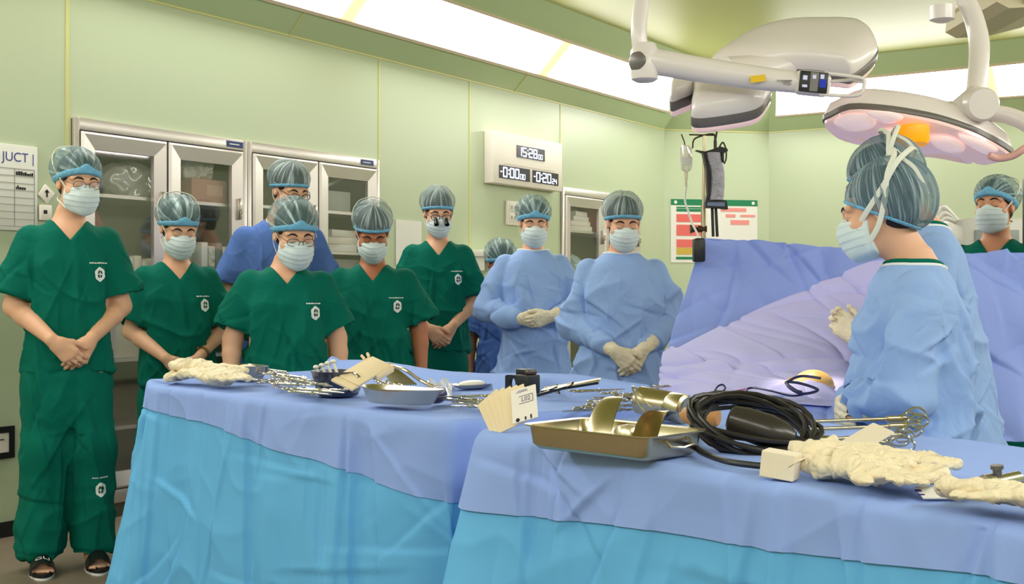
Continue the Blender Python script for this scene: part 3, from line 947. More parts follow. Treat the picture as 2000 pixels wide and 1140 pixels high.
WALLC, CEILC = (192, 204, 172), (196, 200, 128)
def wallmat(name, c, rough):
    return pmat(name, c, rough, var=0.03, vscale=0.8, spec=0.4)
M_WALL = wallmat('green_enamel_panel', WALLC, 0.34)
M_COVE = wallmat('green_cove_panel', (186, 204, 160), 0.30)
M_CEIL = pmat('ceiling_panel', CEILC, 0.42, var=.03, vscale=.8, spec=.3)
M_SEAM = pmat('pale_seam', (212, 208, 140), 0.4)
M_FLOOR = pmat('floor_vinyl', (126, 112, 96), 0.45, var=0.18, vscale=5)
M_BASE = pmat('black_baseboard', (24, 22, 22), 0.5)
M_LTRIM = pmat('light_trim', (226, 206, 184), 0.35)

ZT = 2.690
OCT = [(-4.45, 0), (7.01, 0), (7.76, .75), (7.76, 6.45), (7.01, 7.2), (-4.45, 7.2), (-5.2, 6.45), (-5.2, .75)]
NAMES = ['left', 'corner_far', 'end', 'corner_right', 'right', 'corner_near', 'near', 'corner_entry']
C1 = (wall_s(140), wall_s(736), 2.005)      # glazed cupboard recess in the long wall
C2 = (wall_s(1095), wall_s(1247), 1.998)


def inset(a):
    """octagon moved into the room by a"""
    t = a * math.tan(R(22.5))
    out = []
    n = len(OCT)
    for i in range(n):
        p0, p1, p2 = Vector(OCT[i - 1]), Vector(OCT[i]), Vector(OCT[(i + 1) % n])
        d1, d2 = (p1 - p0).normalized(), (p2 - p1).normalized()
        n1, n2 = Vector((-d1.y, d1.x)), Vector((-d2.y, d2.x))
        bis = (n1 + n2).normalized()
        out.append(p1 + bis * (a / bis.dot(n1)))
    return out


def wall_slab(mb, p, q, z0, z1, th=.06):
    p, q = Vector(p), Vector(q); d = (q - p).normalized(); n = Vector((d.y, -d.x))
    c = [p, q, q + n * th, p + n * th]
    V = [W(*v, z0) for v in c] + [W(*v, z1) for v in c]
    mb._add(V, [(3, 2, 1, 0), (4, 5, 6, 7), (0, 1, 5, 4), (1, 2, 6, 5), (2, 3, 7, 6), (3, 0, 4, 7)])


for i in range(8):
    mb = MB(); p, q = OCT[i], OCT[(i + 1) % 8]
    if i == 0:
        e = .004
        for s0, s1, z0, z1 in ((-4.45, C1[0] - e, 0, ZT), (C1[0] - e, C1[1] + e, C1[2] + e, ZT), (C1[1] + e, C2[0] - e, 0, ZT), (C2[0] - e, C2[1] + e, C2[2] + e, ZT), (C2[1] + e, 7.01, 0, ZT)):
            wall_slab(mb, (s0, 0), (s1, 0), z0, z1)
    else:
        wall_slab(mb, p, q, 0, ZT)
    tag(mb.build('wall_' + NAMES[i], M_WALL, None, False), kind='structure')

mb = MB(); OF = [(p.x, p.y) for p in inset(-.5)]
mb._add([W(s, a, 0) for s, a in OF] + [W(s, a, -.05) for s, a in OF], [tuple(range(8)), tuple(range(15, 7, -1))] + [(i, (i + 1) % 8, 8 + (i + 1) % 8, 8 + i) for i in range(8)])
tag(mb.build('floor', M_FLOOR, None, False), kind='structure')
CT = .545
mb = MB(); it = inset(CT)
mb._add([W(p.x, p.y, ZT + CT) for p in it] + [W(p.x, p.y, ZT + CT + .05) for p in it], [tuple(range(7, -1, -1)), tuple(range(8, 16))] + [(i, (i + 1) % 8, 8 + (i + 1) % 8, 8 + i) for i in range(8)])
tag(mb.build('ceiling', M_CEIL, None, False), kind='structure')

# sloping cove between wall and ceiling; the long sides carry light troughs
I0, I1, I2, I3 = inset(0), inset(.137), inset(.378), inset(CT)
LS = {0, 2, 4, 6}                # sides with lights
def lerp2(p, q, t): return p + (q - p) * t
tn = 1
M_DIFF = []
def diffmat(seed):
    m = bpy.data.materials.new('light_diffuser'); m.use_nodes = True; nt = m.node_tree; nt.nodes.clear()
    tc = nt.nodes.new('ShaderNodeTexCoord'); mp = nt.nodes.new('ShaderNodeSeparateXYZ'); nt.links.new(tc.outputs['Object'], mp.inputs[0])
    # tubes sit end to end behind the diffuser, with a dimmer warm gap between two fittings
    w = nt.nodes.new('ShaderNodeMath'); w.operation = 'PINGPONG'; w.inputs[1].default_value = 1.15
    ad = nt.nodes.new('ShaderNodeMath'); ad.operation = 'ADD'; ad.inputs[1].default_value = seed
    nt.links.new(mp.outputs['X'], ad.inputs[0]); nt.links.new(ad.outputs[0], w.inputs[0])
    rp = nt.nodes.new('ShaderNodeValToRGB'); nt.links.new(w.outputs[0], rp.inputs[0])
    e = rp.color_ramp.elements; e[0].position = .05; e[0].color = (.80, .60, .28, 1); e[1].position = .26; e[1].color = (1.0, .975, .94, 1)
    em = nt.nodes.new('ShaderNodeEmission'); nt.links.new(rp.outputs[0], em.inputs['Color'])
    mr = nt.nodes.new('ShaderNodeMapRange'); nt.links.new(w.outputs[0], mr.inputs[0]); mr.inputs[1].default_value = .04; mr.inputs[2].default_value = .26
    mr.inputs[3].default_value = LIGHT_E * .12; mr.inputs[4].default_value = LIGHT_E
    nt.links.new(mr.outputs[0], em.inputs['Strength'])
    o = nt.nodes.new('ShaderNodeOutputMaterial'); nt.links.new(em.outputs[0], o.inputs[0])
    return m
LIGHT_E = 20.0
M_DIFFUSE = diffmat(.35)
side_words = {0: 'along the long wall behind the standing team', 2: 'over the far end wall behind the lamps', 4: 'along the wall on the right', 6: 'over the near end wall'}
for i in range(8):
    j = (i + 1) % 8
    mb = MB()
    def strip(A, B, za, zb):
        V = [W(A[0].x, A[0].y, za), W(A[1].x, A[1].y, za), W(B[1].x, B[1].y, zb), W(B[0].x, B[0].y, zb)]
        mb._add(V, [(0, 1, 2, 3)])
    if i in LS:
        strip((I0[i], I0[j]), (I1[i], I1[j]), ZT, ZT + .137)
        strip((I2[i], I2[j]), (I3[i], I3[j]), ZT + .378, ZT + CT)
        # closed ends of the trough
        for t0, t1 in ((0, .012), (.988, 1)):
            strip((lerp2(I1[i], I1[j], t0), lerp2(I1[i], I1[j], t1)), (lerp2(I2[i], I2[j], t0), lerp2(I2[i], I2[j], t1)), ZT + .137, ZT + .378)
    else:
        strip((I0[i], I0[j]), (I3[i], I3[j]), ZT, ZT + CT)
    o = mb.build('trim_%d' % tn, M_COVE, None, False); tag(o, kind='structure'); tn += 1
    if i in LS:
        # fixture: local x runs along the wall, panel lies in the cove slope
        A, B = lerp2(I1[i], I1[j], .012), lerp2(I1[i], I1[j], .988); A2 = lerp2(I2[i], I2[j], .012); B2 = lerp2(I2[i], I2[j], .988)
        o3 = W(A.x, A.y, ZT + .137); xd = (W(B.x, B.y) - W(A.x, A.y)); Lf = xd.length
        yd = W(A2.x, A2.y, ZT + .378) - o3; M = Matrix.Translation(o3)
        X = xd.normalized(); yv = (yd - X * yd.dot(X)); hgt = yv.length; yv.normalize(); zv = X.cross(yv)
        M = Matrix(((X.x, yv.x, zv.x, o3.x), (X.y, yv.y, zv.y, o3.y), (X.z, yv.z, zv.z, o3.z), (0, 0, 0, 1)))
        off = yd.dot(X); off2 = (W(B2.x, B2.y, ZT + .378) - o3).dot(X)
        t = thing('ceiling_light', 'white light panel in the sloping cove ' + side_words[i], 'light', mat4=M)
        sgn = 1 if zv.z < 0 else -1            # toward the room
        mb = MB(); mb._add([(0, .0, 0), (Lf, 0, 0), (off2, hgt, 0), (off, hgt, 0)], [(0, 1, 2, 3)]); mb.build('diffuser', M_DIFFUSE, t, False)
        mb = MB()
        mb.box((0, -.012, -.002), (Lf, .010, .016)) if sgn > 0 else mb.box((0, -.012, -.016), (Lf, .010, .002))
        mb.box((off, hgt - .008, -.002), (off2, hgt + .010, .014)) if sgn > 0 else mb.box((off, hgt - .008, -.014), (off2, hgt + .010, .002))
        mb.build('frame', M_LTRIM, t, False)

# panel seams, wall-head bead, baseboards
def seam(s, z0, z1, w=.007, a=0):
    global tn
    if z1 <= z0: return
    mb = MB(); mb.box((-w, -.004, z0), (w, .0, z1))
    o = mb.build('trim_%d' % tn, M_SEAM, None, False); o.location = W(s, a); o.rotation_euler = (0, 0, RZW); tag(o, kind='structure'); tn += 1
seam(wall_s(135) - .012, .1, ZT, .010); seam(wall_s(738) + .012, .1, ZT); seam(wall_s(917), .1, ZT); seam(wall_s(1096) - .014, C2[2] + .01, ZT)
def strip_on(p, q, z0, z1, th, name, mat, inward=1):
    p, q = Vector(p), Vector(q); d = (q - p).normalized(); n = Vector((-d.y, d.x)) * th
    mb = MB(); c = [p, q, q + n, p + n]
    mb._add([W(*v, z0) for v in c] + [W(*v, z1) for v in c], [(3, 2, 1, 0), (4, 5, 6, 7), (0, 1, 5, 4), (1, 2, 6, 5), (2, 3, 7, 6), (3, 0, 4, 7)])
    return tag(mb.build(name, mat, None, False), kind='structure')
for i in range(8):
    p, q = Vector(OCT[i]), Vector(OCT[(i + 1) % 8])
    if i == 0:
        for b0, b1 in ((-4.45, C1[0] - .01), (C1[1] + .01, C2[0] - .01), (C2[1] + .01, 7.01)): strip_on((b0, 0), (b1, 0), 0, .072, .012, 'baseboard_left', M_BASE)
    else:
        strip_on(p, q, 0, .072, .012, 'baseboard_' + NAMES[i], M_BASE)
    strip_on(p, q, ZT - .008, ZT + .004, .006, 'trim_%d' % tn, M_SEAM); tn += 1
# a seam on the end wall and one across the near cove panel
e0, e1 = Vector(OCT[2]), Vector(OCT[3]); t640 = .155
for tq in (t640, .42, .7):
    pm = lerp2(e0, e1, tq); strip_on(lerp2(e0, e1, tq - .0008), lerp2(e0, e1, tq + .0008), .1, ZT, .004, 'trim_%d' % tn, M_SEAM); tn += 1
for ss in (1.93, 4.4):
    mb = MB(); a0, a1 = W(ss, .002, ZT), W(ss, .137, ZT + .133)
    mb.tube([a0, a1], .005, 6); tag(mb.build('trim_%d' % tn, M_SEAM, None), kind='structure'); tn += 1

# ------------------------------------------------------------------ camera, world, look
cam = bpy.data.cameras.new('camera'); co = bpy.data.objects.new('camera', cam); COL.objects.link(co)
co.location = (0, 0, HC); co.rotation_euler = (R(90), 0, 0)
cam.sensor_width = 36; cam.lens = FPX / 2000 * 36; cam.clip_end = 60; cam.clip_start = .02
SC.camera = co
wd = bpy.data.worlds.new('world'); SC.world = wd; wd.use_nodes = True
wd.node_tree.nodes['Background'].inputs[0].default_value = (.9, .95, 1, 1); wd.node_tree.nodes['Background'].inputs[1].default_value = 0.3
SC.view_settings.view_transform = 'Standard'; SC.view_settings.look = 'None'; SC.view_settings.gamma = 1; SC.view_settings.exposure = -0.22
SC.view_settings.use_curve_mapping = False
# ------------------------------------------------------------------ things on and in the long wall
M_SS = pmat('brushed_steel', (212, 204, 200), 0.34, metal=0.7, var=0.06, vscale=2)
M_INT = pmat('cupboard_interior', (118, 114, 92), 0.45, metal=0.25)
M_PANE = glassmat('cupboard_glass', (120, 124, 110), 0.04, 0.03, 0.08)
M_PLATE = pmat('blue_label', (40, 58, 120), 0.5)
M_PAPER = pmat('white_paper', (236, 234, 228), 0.8)
M_INK = pmat('blue_ink', (66, 72, 160), 0.8)
M_INKB = pmat('black_ink', (34, 32, 34), 0.8)
M_CREAM = pmat('cream_plastic', (244, 235, 226), 0.45)
M_PINK = pmat('pink_card', (204, 150, 136), 0.7)
M_BAG = glassmat('crinkled_clear_bag', (240, 238, 232), 0.62, 0.12, 0.2)
M_WBAG = pmat('white_bag', (226, 222, 210), 0.45, wr=0.8, wscale=14)
M_GREY = pmat('grey_box', (136, 134, 128), 0.6)
M_WHITEP = pmat('white_plastic', (232, 228, 222), 0.35)
M_PGREEN = pmat('poster_green', (24, 128, 84), 0.7)
M_PRED = pmat('poster_red', (232, 110, 104), 0.7)
M_PRED2 = pmat('poster_pale_red', (240, 150, 146), 0.7)
M_PYEL = pmat('poster_ochre', (206, 176, 74), 0.7)


def on_wall(name, label, cat, s, z, off=0.0, group=None):
    p = W(s, off + .002, z)
    return thing(name, label, cat, p, RZW, group)      # local x along the wall, -y into the room


def cupboard(s0, s1, ztop, label, splits, shelves, plates):
    t = on_wall('glazed_cabinet', label, 'cabinet', s0, 0)
    L = s1 - s0; D = .40; z0 = .09
    mb = MB(); th = .014
    mb.box((0, D, z0), (L, D + th, ztop)); mb.box((0, .0, z0), (th, D, ztop)); mb.box((L - th, .0, z0), (L, D, ztop))
    mb.box((th, 0, ztop - th), (L - th, D, ztop)); mb.box((th, 0, z0), (L - th, D, z0 + th)); mb.box((0, .03, 0), (L, D, z0))
    for x in splits[1:-1]: mb.box((x - .012, .0, z0), (x + .012, .03, ztop))
    mb.build('carcass', M_INT, t, False)
    mb = MB(); fw = .055
    def bev(x0, x1, z0_, z1_):
        mb.box((x0, -.022, z0_), (x1, .004, z1_), bev=.006)
    bev(-.002, fw * .55, z0, ztop + .012); bev(L - fw * .55, L + .002, z0, ztop + .012); bev(fw * .5, L - fw * .5, ztop - .050, ztop + .012); bev(fw * .5, L - fw * .5, z0 - .02, z0 + .05)
    mb.build('frame', M_SS, t)
    for z in shelves:
        mb = MB(); mb.box((.016, .02, z - .012), (L - .016, D - .002, z + .006)); mb.build('shelf', M_SS, t, False)
    for k in range(len(splits) - 1):
        a, b = splits[k] + .006, splits[k + 1] - .006; zb, zt_ = z0 + .055, ztop - .055; w = .085
        mb = MB()
        P4 = [(a, zb), (b, zb), (b, zt_), (a, zt_)]; I4 = [(a + w, zb + w), (b - w, zb + w), (b - w, zt_ - w), (a + w, zt_ - w)]
        V = [(x, -.022, z) for x, z in P4] + [(x, -.034, z) for x, z in [(a + .012, zb + .012), (b - .012, zb + .012), (b - .012, zt_ - .012), (a + .012, zt_ - .012)]] + [(x, -.020, z) for x, z in I4] + [(x, .004, z) for x, z in I4] + [(x, .004, z) for x, z in P4]
        F = []
        for q in range(4):
            n = (q + 1) % 4
            for r_ in (0, 4, 8, 12): F.append((r_ + q, r_ + n, r_ + 4 + n, r_ + 4 + q))
            F.append((16 + q, 16 + n, n, q))
        mb._add(V, F)
        d = mb.build('door', M_SS, t, False)
        mb = MB(); mb.box((a + w - .004, -.010, zb + w - .004), (b - w + .004, -.005, zt_ - w + .004)); mb.build('pane', M_PANE, d, False)
        hx = (b - .045) if k % 2 == 0 and len(splits) > 2 else (a + .045)
        if k == len(splits) - 2: hx = b - .045
        mb = MB(); mb.box((hx - .009, -.052, 1.56), (hx + .009, -.028, 1.68), bev=.004); mb.tube([(hx, -.03, 1.58), (hx, -.062, 1.60), (hx, -.062, 1.64), (hx, -.03, 1.66)], .005, 6); mb.build('latch', M_STEEL, d)
    for x in plates:
        mb = MB(); mb.box((x - .06, -.026, ztop - .036), (x + .06, -.0225, ztop - .002)); o = mb.build('label_plate', M_PLATE, t, False); o['label'] = 'small blue label plate'
        mb = MB(); mb.box((x - .045, -.0272, ztop - .022), (x + .03, -.0262, ztop - .016)); mb.build('label_line', M_PAPER, t, False)
    return t


Lc = C1[1] - C1[0]; mid = wall_s(478) - C1[0]
cupboard(C1[0], C1[0] + mid - .004, C1[2], 'steel cabinet with two glass doors nearest the wall schedule', [.03, mid * .5, mid - .03], [.45, .80, 1.17, 1.645], [mid - .10])
cupboard(C1[0] + mid + .004, C1[1], C1[2], 'steel glass-door cabinet behind the person in blue scrubs', [.03, (Lc - mid) * .5, Lc - mid - .03], [.45, .80, 1.15, 1.40, 1.655], [Lc - mid - .13])
cupboard(C2[0], C2[1], C2[2], 'steel glass-door cabinet between the two gowned people, below the clock', [.03, (C2[1] - C2[0]) * .5, C2[1] - C2[0] - .03], [.45, .85, 1.25, 1.66], [])


def blob(name, label, cat, c, r, mat, seed, rough=.25, rz=RZW, group=None, flat=False, parent=None):
    """soft crumpled package"""
    f = Field((-r[0] * 1.5, -r[1] * 1.5, -r[2] * 1.5), (r[0] * 1.5, r[1] * 1.5, r[2] * 1.5), max(r) / 22)
    f.ell((0, 0, 0), r)
    V, Q = f.mesh(); n = vnormals(V, Q)
    q = nz(V, 1.6 / max(r) * 1.6, seed, 3)
    V = V + n * (min(r) * rough * ((1 - np.abs(q)) ** 2 * 1.6 - .6))[:, None]
    V[:, 2] = np.maximum(V[:, 2], -r[2] * .8); V[:, 2] += r[2] * .8
    o = mesh_obj(name, V, Q, mat, parent); o.location = c; o.rotation_euler = (0, 0, rz)
    return tag(o, label, cat, group)


def crate(name, label, cat, s, z, w, d, h, mat, depth=.14, rz=0, extra=None):
    t = thing(name, label, cat, W(s, -depth, z), RZW + rz)
    mb = MB(); mb.box((-w / 2, -d / 2, 0), (w / 2, d / 2, h), bev=.004); mb.build('box_body', mat, t)
    return t


s_ = lambda px: wall_s(px)
SH = 1.645 + .007
blob('plastic_bag', 'crumpled clear plastic bag on the upper shelf behind the glass beside the tallest person', 'bag', W(s_(268) + .08, -.17, SH), (.17, .09, .10), M_BAG, 3)
blob('plastic_bag', 'large milky bag at the back of the upper shelf left of the crumpled clear bag', 'bag', W(s_(222) + .02, -.29, SH), (.11, .05, .15), M_WBAG, 4)
t = crate('cardboard_box', 'pink cardboard box on the upper shelf under a white bag', 'box', s_(408) + .05, SH, .26, .18, .13, M_PINK)
mb = MB(); mb.box((-.02, -.0915, .04), (.10, -.0905, .10)); mb.build('printed_label', pmat('pink_print', (222, 176, 164), .7), t, False)
blob('plastic_bag', 'white plastic bag lying on the pink cardboard box', 'bag', W(s_(398) + .05, -.14, SH + .131), (.14, .075, .10), M_WBAG, 8)
for k in range(5):
    o = crate('sterile_pack', 'pale sterile pack %s on the shelf by the watch-wearing woman' % ('leaning at the left end', 'second from the left end', 'in the middle of five', 'second from the right end', 'leaning at the right end')[k], 'pack', s_(236) + .05 + .052 * k, 1.178, .045, .14, .14 + .012 * (k % 3), M_PAPER if k % 2 else M_CREAM, .12, .1 * (k - 2))
crate('storage_box', 'beige storage box on the low shelf behind the woman with the watch', 'box', s_(262) + .05, .807, .34, .2, .22, M_CREAM, .15)
for k in range(4):
    o = crate('file_bundle', "clear bundle of papers %s behind the nearest cabinet's right door" % ('at the left', 'next to the left one', 'next to the right one', 'at the right')[k], 'bundle', s_(398) + .04 + .055 * k, 1.178, .05, .16, .25 - .02 * (k % 2), (M_PAPER, M_WBAG, M_GREY, M_CREAM)[k], .12, .06)
crate('storage_box', 'grey-white storage box on the upper shelf under a leaning tube', 'box', s_(664) + .05, 1.662, .22, .18, .13, pmat('pale_grey_box', (182, 186, 182), .5))
mb = MB(); M = frame(W(s_(662) + .05, -.13, 1.842), (.80, .9, .52), (0, 0, 1)); mb.box((-.12, -.022, -.012), (.12, .022, .012), M, bev=.004)
tag(mb.build('packing_tube', pmat('pale_tube', (190, 196, 190), .4), None, centre=True), 'pale flat tube leaning across the grey-white storage box', 'tube')
for k in range(3):
    crate('paper_stack', '%s stack of white papers on the shelf under the grey-white box' % ('lowest', 'middle', 'top')[k], 'papers', s_(668) + .05 + .01 * k, 1.408 + .046 * k, .28, .2, .045, (M_PAPER, M_CREAM, M_PAPER)[k], .14, .08 * (k - 1))
t = crate('drawer_box', 'grey drawer box with a white square label on the shelf below the papers', 'box', s_(668) + .05, 1.158, .32, .22, .20, M_GREY)
mb = MB(); mb.box((-.10, -.1115, .10), (-.055, -.1105, .145)); mb.build('white_label', M_PAPER, t, False)
mb = MB(); mb.box((.06, -.1115, .09), (.075, -.1105, .12)); mb.build('small_label', M_PAPER, t, False)
for k in range(4):
    crate('folded_linen', '%s folded white linen pad on the cabinet shelf between the gowned people' % ('lowest', 'second lowest', 'second highest', 'topmost')[k], 'linen', s_(1136) + .06, 1.668 + .041 * k, .34 - .03 * k, .2, .04, M_PAPER if k % 2 == 0 else M_CREAM, .14, .08 * (k - 1.5))
blob('plastic_bag', 'pale blue bag on the shelf under the folded linen pads', 'bag', W(s_(1130) + .06, -.14, 1.258), (.17, .09, .11), pmat('pale_blue_bag', (170, 196, 200), .5, wr=.8, wscale=14), 12)
crate('cardboard_box', 'red and dark box edge behind the right door next to the linen pads', 'box', s_(1172) + .08, 1.668, .16, .18, .22, M_PRED)

# clock
s0, s1 = s_(945), s_(1080)
t = on_wall('digital_clock', 'white wall timer panel with three lit digital displays', 'clock', s0, 1.958)
cw, ch = s1 - s0, .385
mb = MB(); mb.box((0, -.085, 0), (cw, 0, ch), bev=.004); mb.build('case', M_CREAM, t)
mb = MB(); mb.box((.0, -.004, -.003), (cw, .0, -.0005)); mb.box((cw * .14, -.0862, ch * .385), (cw * .88, -.0848, ch * .40)); mb.build('groove', pmat('groove_grey', (206, 196, 186), .5), t, False)
M_DISP = pmat('display_dark', (26, 20, 44), 0.25); M_DIG = emat('digit_glow', (226, 234, 255), 2.2)
SEG = {'0': 'abcdef', '1': 'bc', '2': 'abged', '5': 'afgcd', '8': 'abcdefg', '4': 'fgbc', '6': 'afgcde', '3': 'abgcd', '7': 'abc', '9': 'abcdfg'}
def digits(mb, txt, x, z, h):
    w = h * .76; th = h * .15; y0, y1 = -.0905, -.0885
    for ch_ in txt:
        if ch_ == ':':
            for zz in (.3, .66): mb.box((x + th * .2, y0, z + h * zz), (x + th * 1.3, y1, z + h * zz + th * 1.1)); 
            x += th * 1.9; continue
        if ch_ == '-':
            mb.box((x, y0, z + h * .45), (x + w * .4, y1, z + h * .57)); x += w * .6; continue
        for g in SEG[ch_]:
            bx = {'a': (th * .3, h - th, w - th * .3, h), 'g': (th * .3, h / 2 - th / 2, w - th * .3, h / 2 + th / 2), 'd': (th * .3, 0, w - th * .3, th),
                  'f': (0, h / 2, th, h - th * .3), 'b': (w - th, h / 2, w, h - th * .3), 'e': (0, th * .3, th, h / 2), 'c': (w - th, th * .3, w, h / 2)}[g]
            mb.box((x + bx[0], y0, z + bx[1]), (x + bx[2], y1, z + bx[3]))
        x += w * 1.20
    return x
for (fx0, fx1, fy0, fy1, big, small) in ((.315, .725, .20, .437, '15:28', '00'), (.072, .505, .645, .897, '-0:00', '00'), (.545, .935, .645, .897, '-0:20', '24')):
    mb = MB(); mb.box((cw * fx0, -.0885, ch * (1 - fy1)), (cw * fx1, -.0845, ch * (1 - fy0))); d = mb.build('display', M_DISP, t, False)
    mb = MB(); hh = ch * (fy1 - fy0) * .80; x = digits(mb, big, cw * fx0 + .014, ch * (1 - fy1) + hh * .12, hh)
    digits(mb, small, x + .002, ch * (1 - fy1) + hh * .12, hh * .55); mb.build('digits', M_DIG, d, False)

# schedule board at the left edge
sa, sb = s_(70), s_(0) - .62
t = on_wall('schedule_board', 'white wall schedule with a ruled table and blue handwriting at the left edge', 'board', sa, 1.44)
bw = sa - sb; bh = .405
mb = MB(); mb.box((-bw, -.012, 0), (0, 0, bh), bev=.003); mb.build('board', M_PAPER, t)
mb = MB()
for k in range(9): mb.box((-bw, -.0135, .02 + .034 * k), (-.018, -.0121, .0215 + .034 * k))
for x in (-.018, -.125, -.30, -.5): mb.box((x - .0008, -.0135, .02), (x + .0008, -.0121, .293))
mb.build('ruled_lines', pmat('grey_rule', (120, 116, 116), .8), t, False)
mb = MB()
V, F = text_geo('17  0  JUCT |', .062)
mb._add([(v.x - .185, -.0128, v.y + .345) for v in V], F); mb.build('handwriting', M_INK, t, False)
mb = MB(); r = random.Random(5)
for (z, n) in ((.262, 8), (.195, 5)):
    x = -.118; mb = MB()
    for k in range(n): w = r.uniform(.005, .012); mb.box((x, -.0136, z), (x + w, -.0122, z + r.uniform(.010, .02))); x += w + .0025
    mb.build('printed_entry', M_INKB, t, False)

# switch plates beside the board
t = on_wall('switch_plate', 'small tilted white plate with a dark arrow beside the schedule', 'sign', s_(88), 1.625)
Mr = Matrix.Rotation(R(38), 4, 'Y')
mb = MB(); mb.box((-.034, -.012, -.034), (.034, 0, .034), Mr, bev=.004); mb.build('plate', M_CREAM, t)
mb = MB(); mb.box((-.004, -.014, -.016), (.004, -.0122, .010)); mb.prism([(-.014, .006), (.014, .006), (0, .022)], .0122, .014, Matrix.Rotation(R(90), 4, 'X')); mb.build('arrow', M_INKB, t, False)
t = on_wall('wall_socket', 'cream socket box with a dark dot under the tilted arrow plate', 'socket', s_(84), 1.535)
mb = MB(); mb.box((-.03, -.022, -.04), (.035, 0, .035), bev=.005); mb.build('socket_box', M_CREAM, t)
mb = MB(); mb.box((-.014, -.0235, -.008), (.006, -.0218, .010)); mb.build('dot', M_INKB, t, False)

# framed outlet low at the left edge
t = on_wall('floor_outlet', 'black framed wall outlet low on the wall at the left edge', 'socket', s_(0) + .0, .445)
mb = MB(); r0, r1 = .082, .055
for bx in ((-.12, -.075, .066, .075), (-.12, -.075, .066, -.045), ): pass
mb.box((-.16, -.016, .046), (.066, 0, .075)); mb.box((-.16, -.016, -.075), (.066, 0, -.046)); mb.box((.038, -.016, -.046), (.066, 0, .046)); mb.box((-.16, -.016, -.046), (-.132, 0, .046))
mb.build('outlet_frame', M_BLACK, t, False)
mb = MB(); mb.box((-.132, -.010, -.046), (.038, 0, .046)); mb.build('outlet_plate', M_CREAM, t, False)
mb = MB(); mb.box((-.01, -.0125, .012), (.012, -.0095, .017)); mb.box((-.08, -.0125, .012), (-.058, -.0095, .017)); mb.build('slots', M_INKB, t, False)

# outlet panel under the clock
s0, s1 = s_(986), s_(1013); z0, z1 = wall_z(1000, 440), wall_z(1000, 393)
t = on_wall('outlet_panel', 'cream outlet panel on the wall under the timer panel', 'socket', s0, z0)
mb = MB(); mb.box((0, -.02, 0), (s1 - s0, 0, z1 - z0), bev=.003); mb.build('panel', M_CREAM, t)
for k in range(2):
    mb = MB(); zz = (z1 - z0) * (.14 + .42 * k)
    mb.box((.03, -.024, zz), (s1 - s0 - .03, -.0198, zz + (z1 - z0) * .32), bev=.002); o = mb.build('socket_module', M_WHITEP, t)
    mb = MB()
    for x in (.055, .10, .145): mb.box((x, -.0255, zz + .02), (x + .006, -.0238, zz + .045))
    mb.build('slots', M_INKB, o, False)

# sheet of paper behind the man with the dark glasses, small wall shelf
t = on_wall('notice_sheet', 'blank white sheet on the wall behind the person with magnifying glasses', 'paper', s_(772), 1.33)
mb = MB(); mb.box((0, -.005, 0), (s_(822) - s_(772), 0, wall_z(790, 430) - 1.33)); mb.build('sheet', M_PAPER, t, False)
t = on_wall('wall_shelf', 'small white wall shelf behind the person in a gown with folded hands', 'shelf', s_(905), 1.405)
mb = MB(); mb.box((0, -.20, 0), (s_(955) - s_(905), 0, .045), bev=.004); mb.build('board', M_WHITEP, t)
mb = MB(); mb.box((.02, -.16, -.10), (.035, 0, 0)); mb.box((s_(955) - s_(905) - .035, -.16, -.10), (s_(955) - s_(905) - .02, 0, 0)); mb.build('bracket', M_WHITEP, t, False)

# poster on the far corner panel
c0, c1 = W(7.01, 0), W(7.76, .75); cd = (c1 - c0).normalized()
t = thing('wall_poster', 'large white poster with green bars and red boxes on the far corner wall', 'poster', c0 + cd * .065 + Vector((0, 0, 1.43)), math.atan2(cd.y, cd.x))
pw, ph = .875, .59
mb = MB(); mb.box((0, -.006, 0), (pw, 0, ph)); mb.build('sheet', M_PAPER, t, False)
for bx in ((0, ph - .045, pw, ph + .012), (.05, .03, .33, .055), (.055, ph - .105, .33, ph - .08), (.055, ph - .075, .33, ph - .06)):
    mb = MB(); mb.box((bx[0], -.0085, bx[1]), (bx[2], -.0058, bx[3])); mb.build('green_bar', M_PGREEN, t, False)
mb = MB()
for k in range(3):
    zb = (.115, .255, .385)[k]; mb.box((.055, -.0085, zb + (.03 if k == 0 else 0)), (.33, -.0058, zb + (.075 if k == 2 else .105)))
mb.build('red_boxes', M_PRED, t, False)
mb = MB(); mb.box((.055, -.0085, .075), (.33, -.0058, .142)); mb.build('ochre_box', M_PYEL, t, False)
mb = MB()
for bx in ((.50, .49, .76, .525), (.55, .435, .65, .465), (.70, .44, .85, .462), (.60, .365, .79, .41)): mb.box((bx[0], -.0085, bx[1]), (bx[2], -.0058, bx[3]))
mb.build('pale_red_boxes', M_PRED2, t, False)
mb = MB()
for x in (.045, pw - .045): mb.lathe([(.016, .0), (.016, .0035), (1e-6, .0035)], 16, Matrix.Translation((x, -.0086, ph - .017)) @ Matrix.Rotation(R(90), 4, 'X'))
mb.build('round_mark', M_PAPER, t)
# ------------------------------------------------------------------ instrument tables under sterile drapes
M_DRAPE = pmat('drape_blue', (150, 176, 242), 0.8, wr=0.10, wscale=2.2, bump=.08, bscale=500, var=.03, spec=.15)
M_TURQ = pmat('drape_turquoise', (106, 184, 240), 0.6, wr=0.12, wscale=2.0, var=.03, spec=.25)
M_SHEET = pmat('drape_lilac', (150, 170, 242), 0.8, wr=0.15, wscale=5, var=.03, spec=.15)
M_SHEETP = pmat('drape_pale', (192, 190, 242), 0.75, wr=0.12, wscale=5, var=.03, spec=.15)
TOP = 0.82


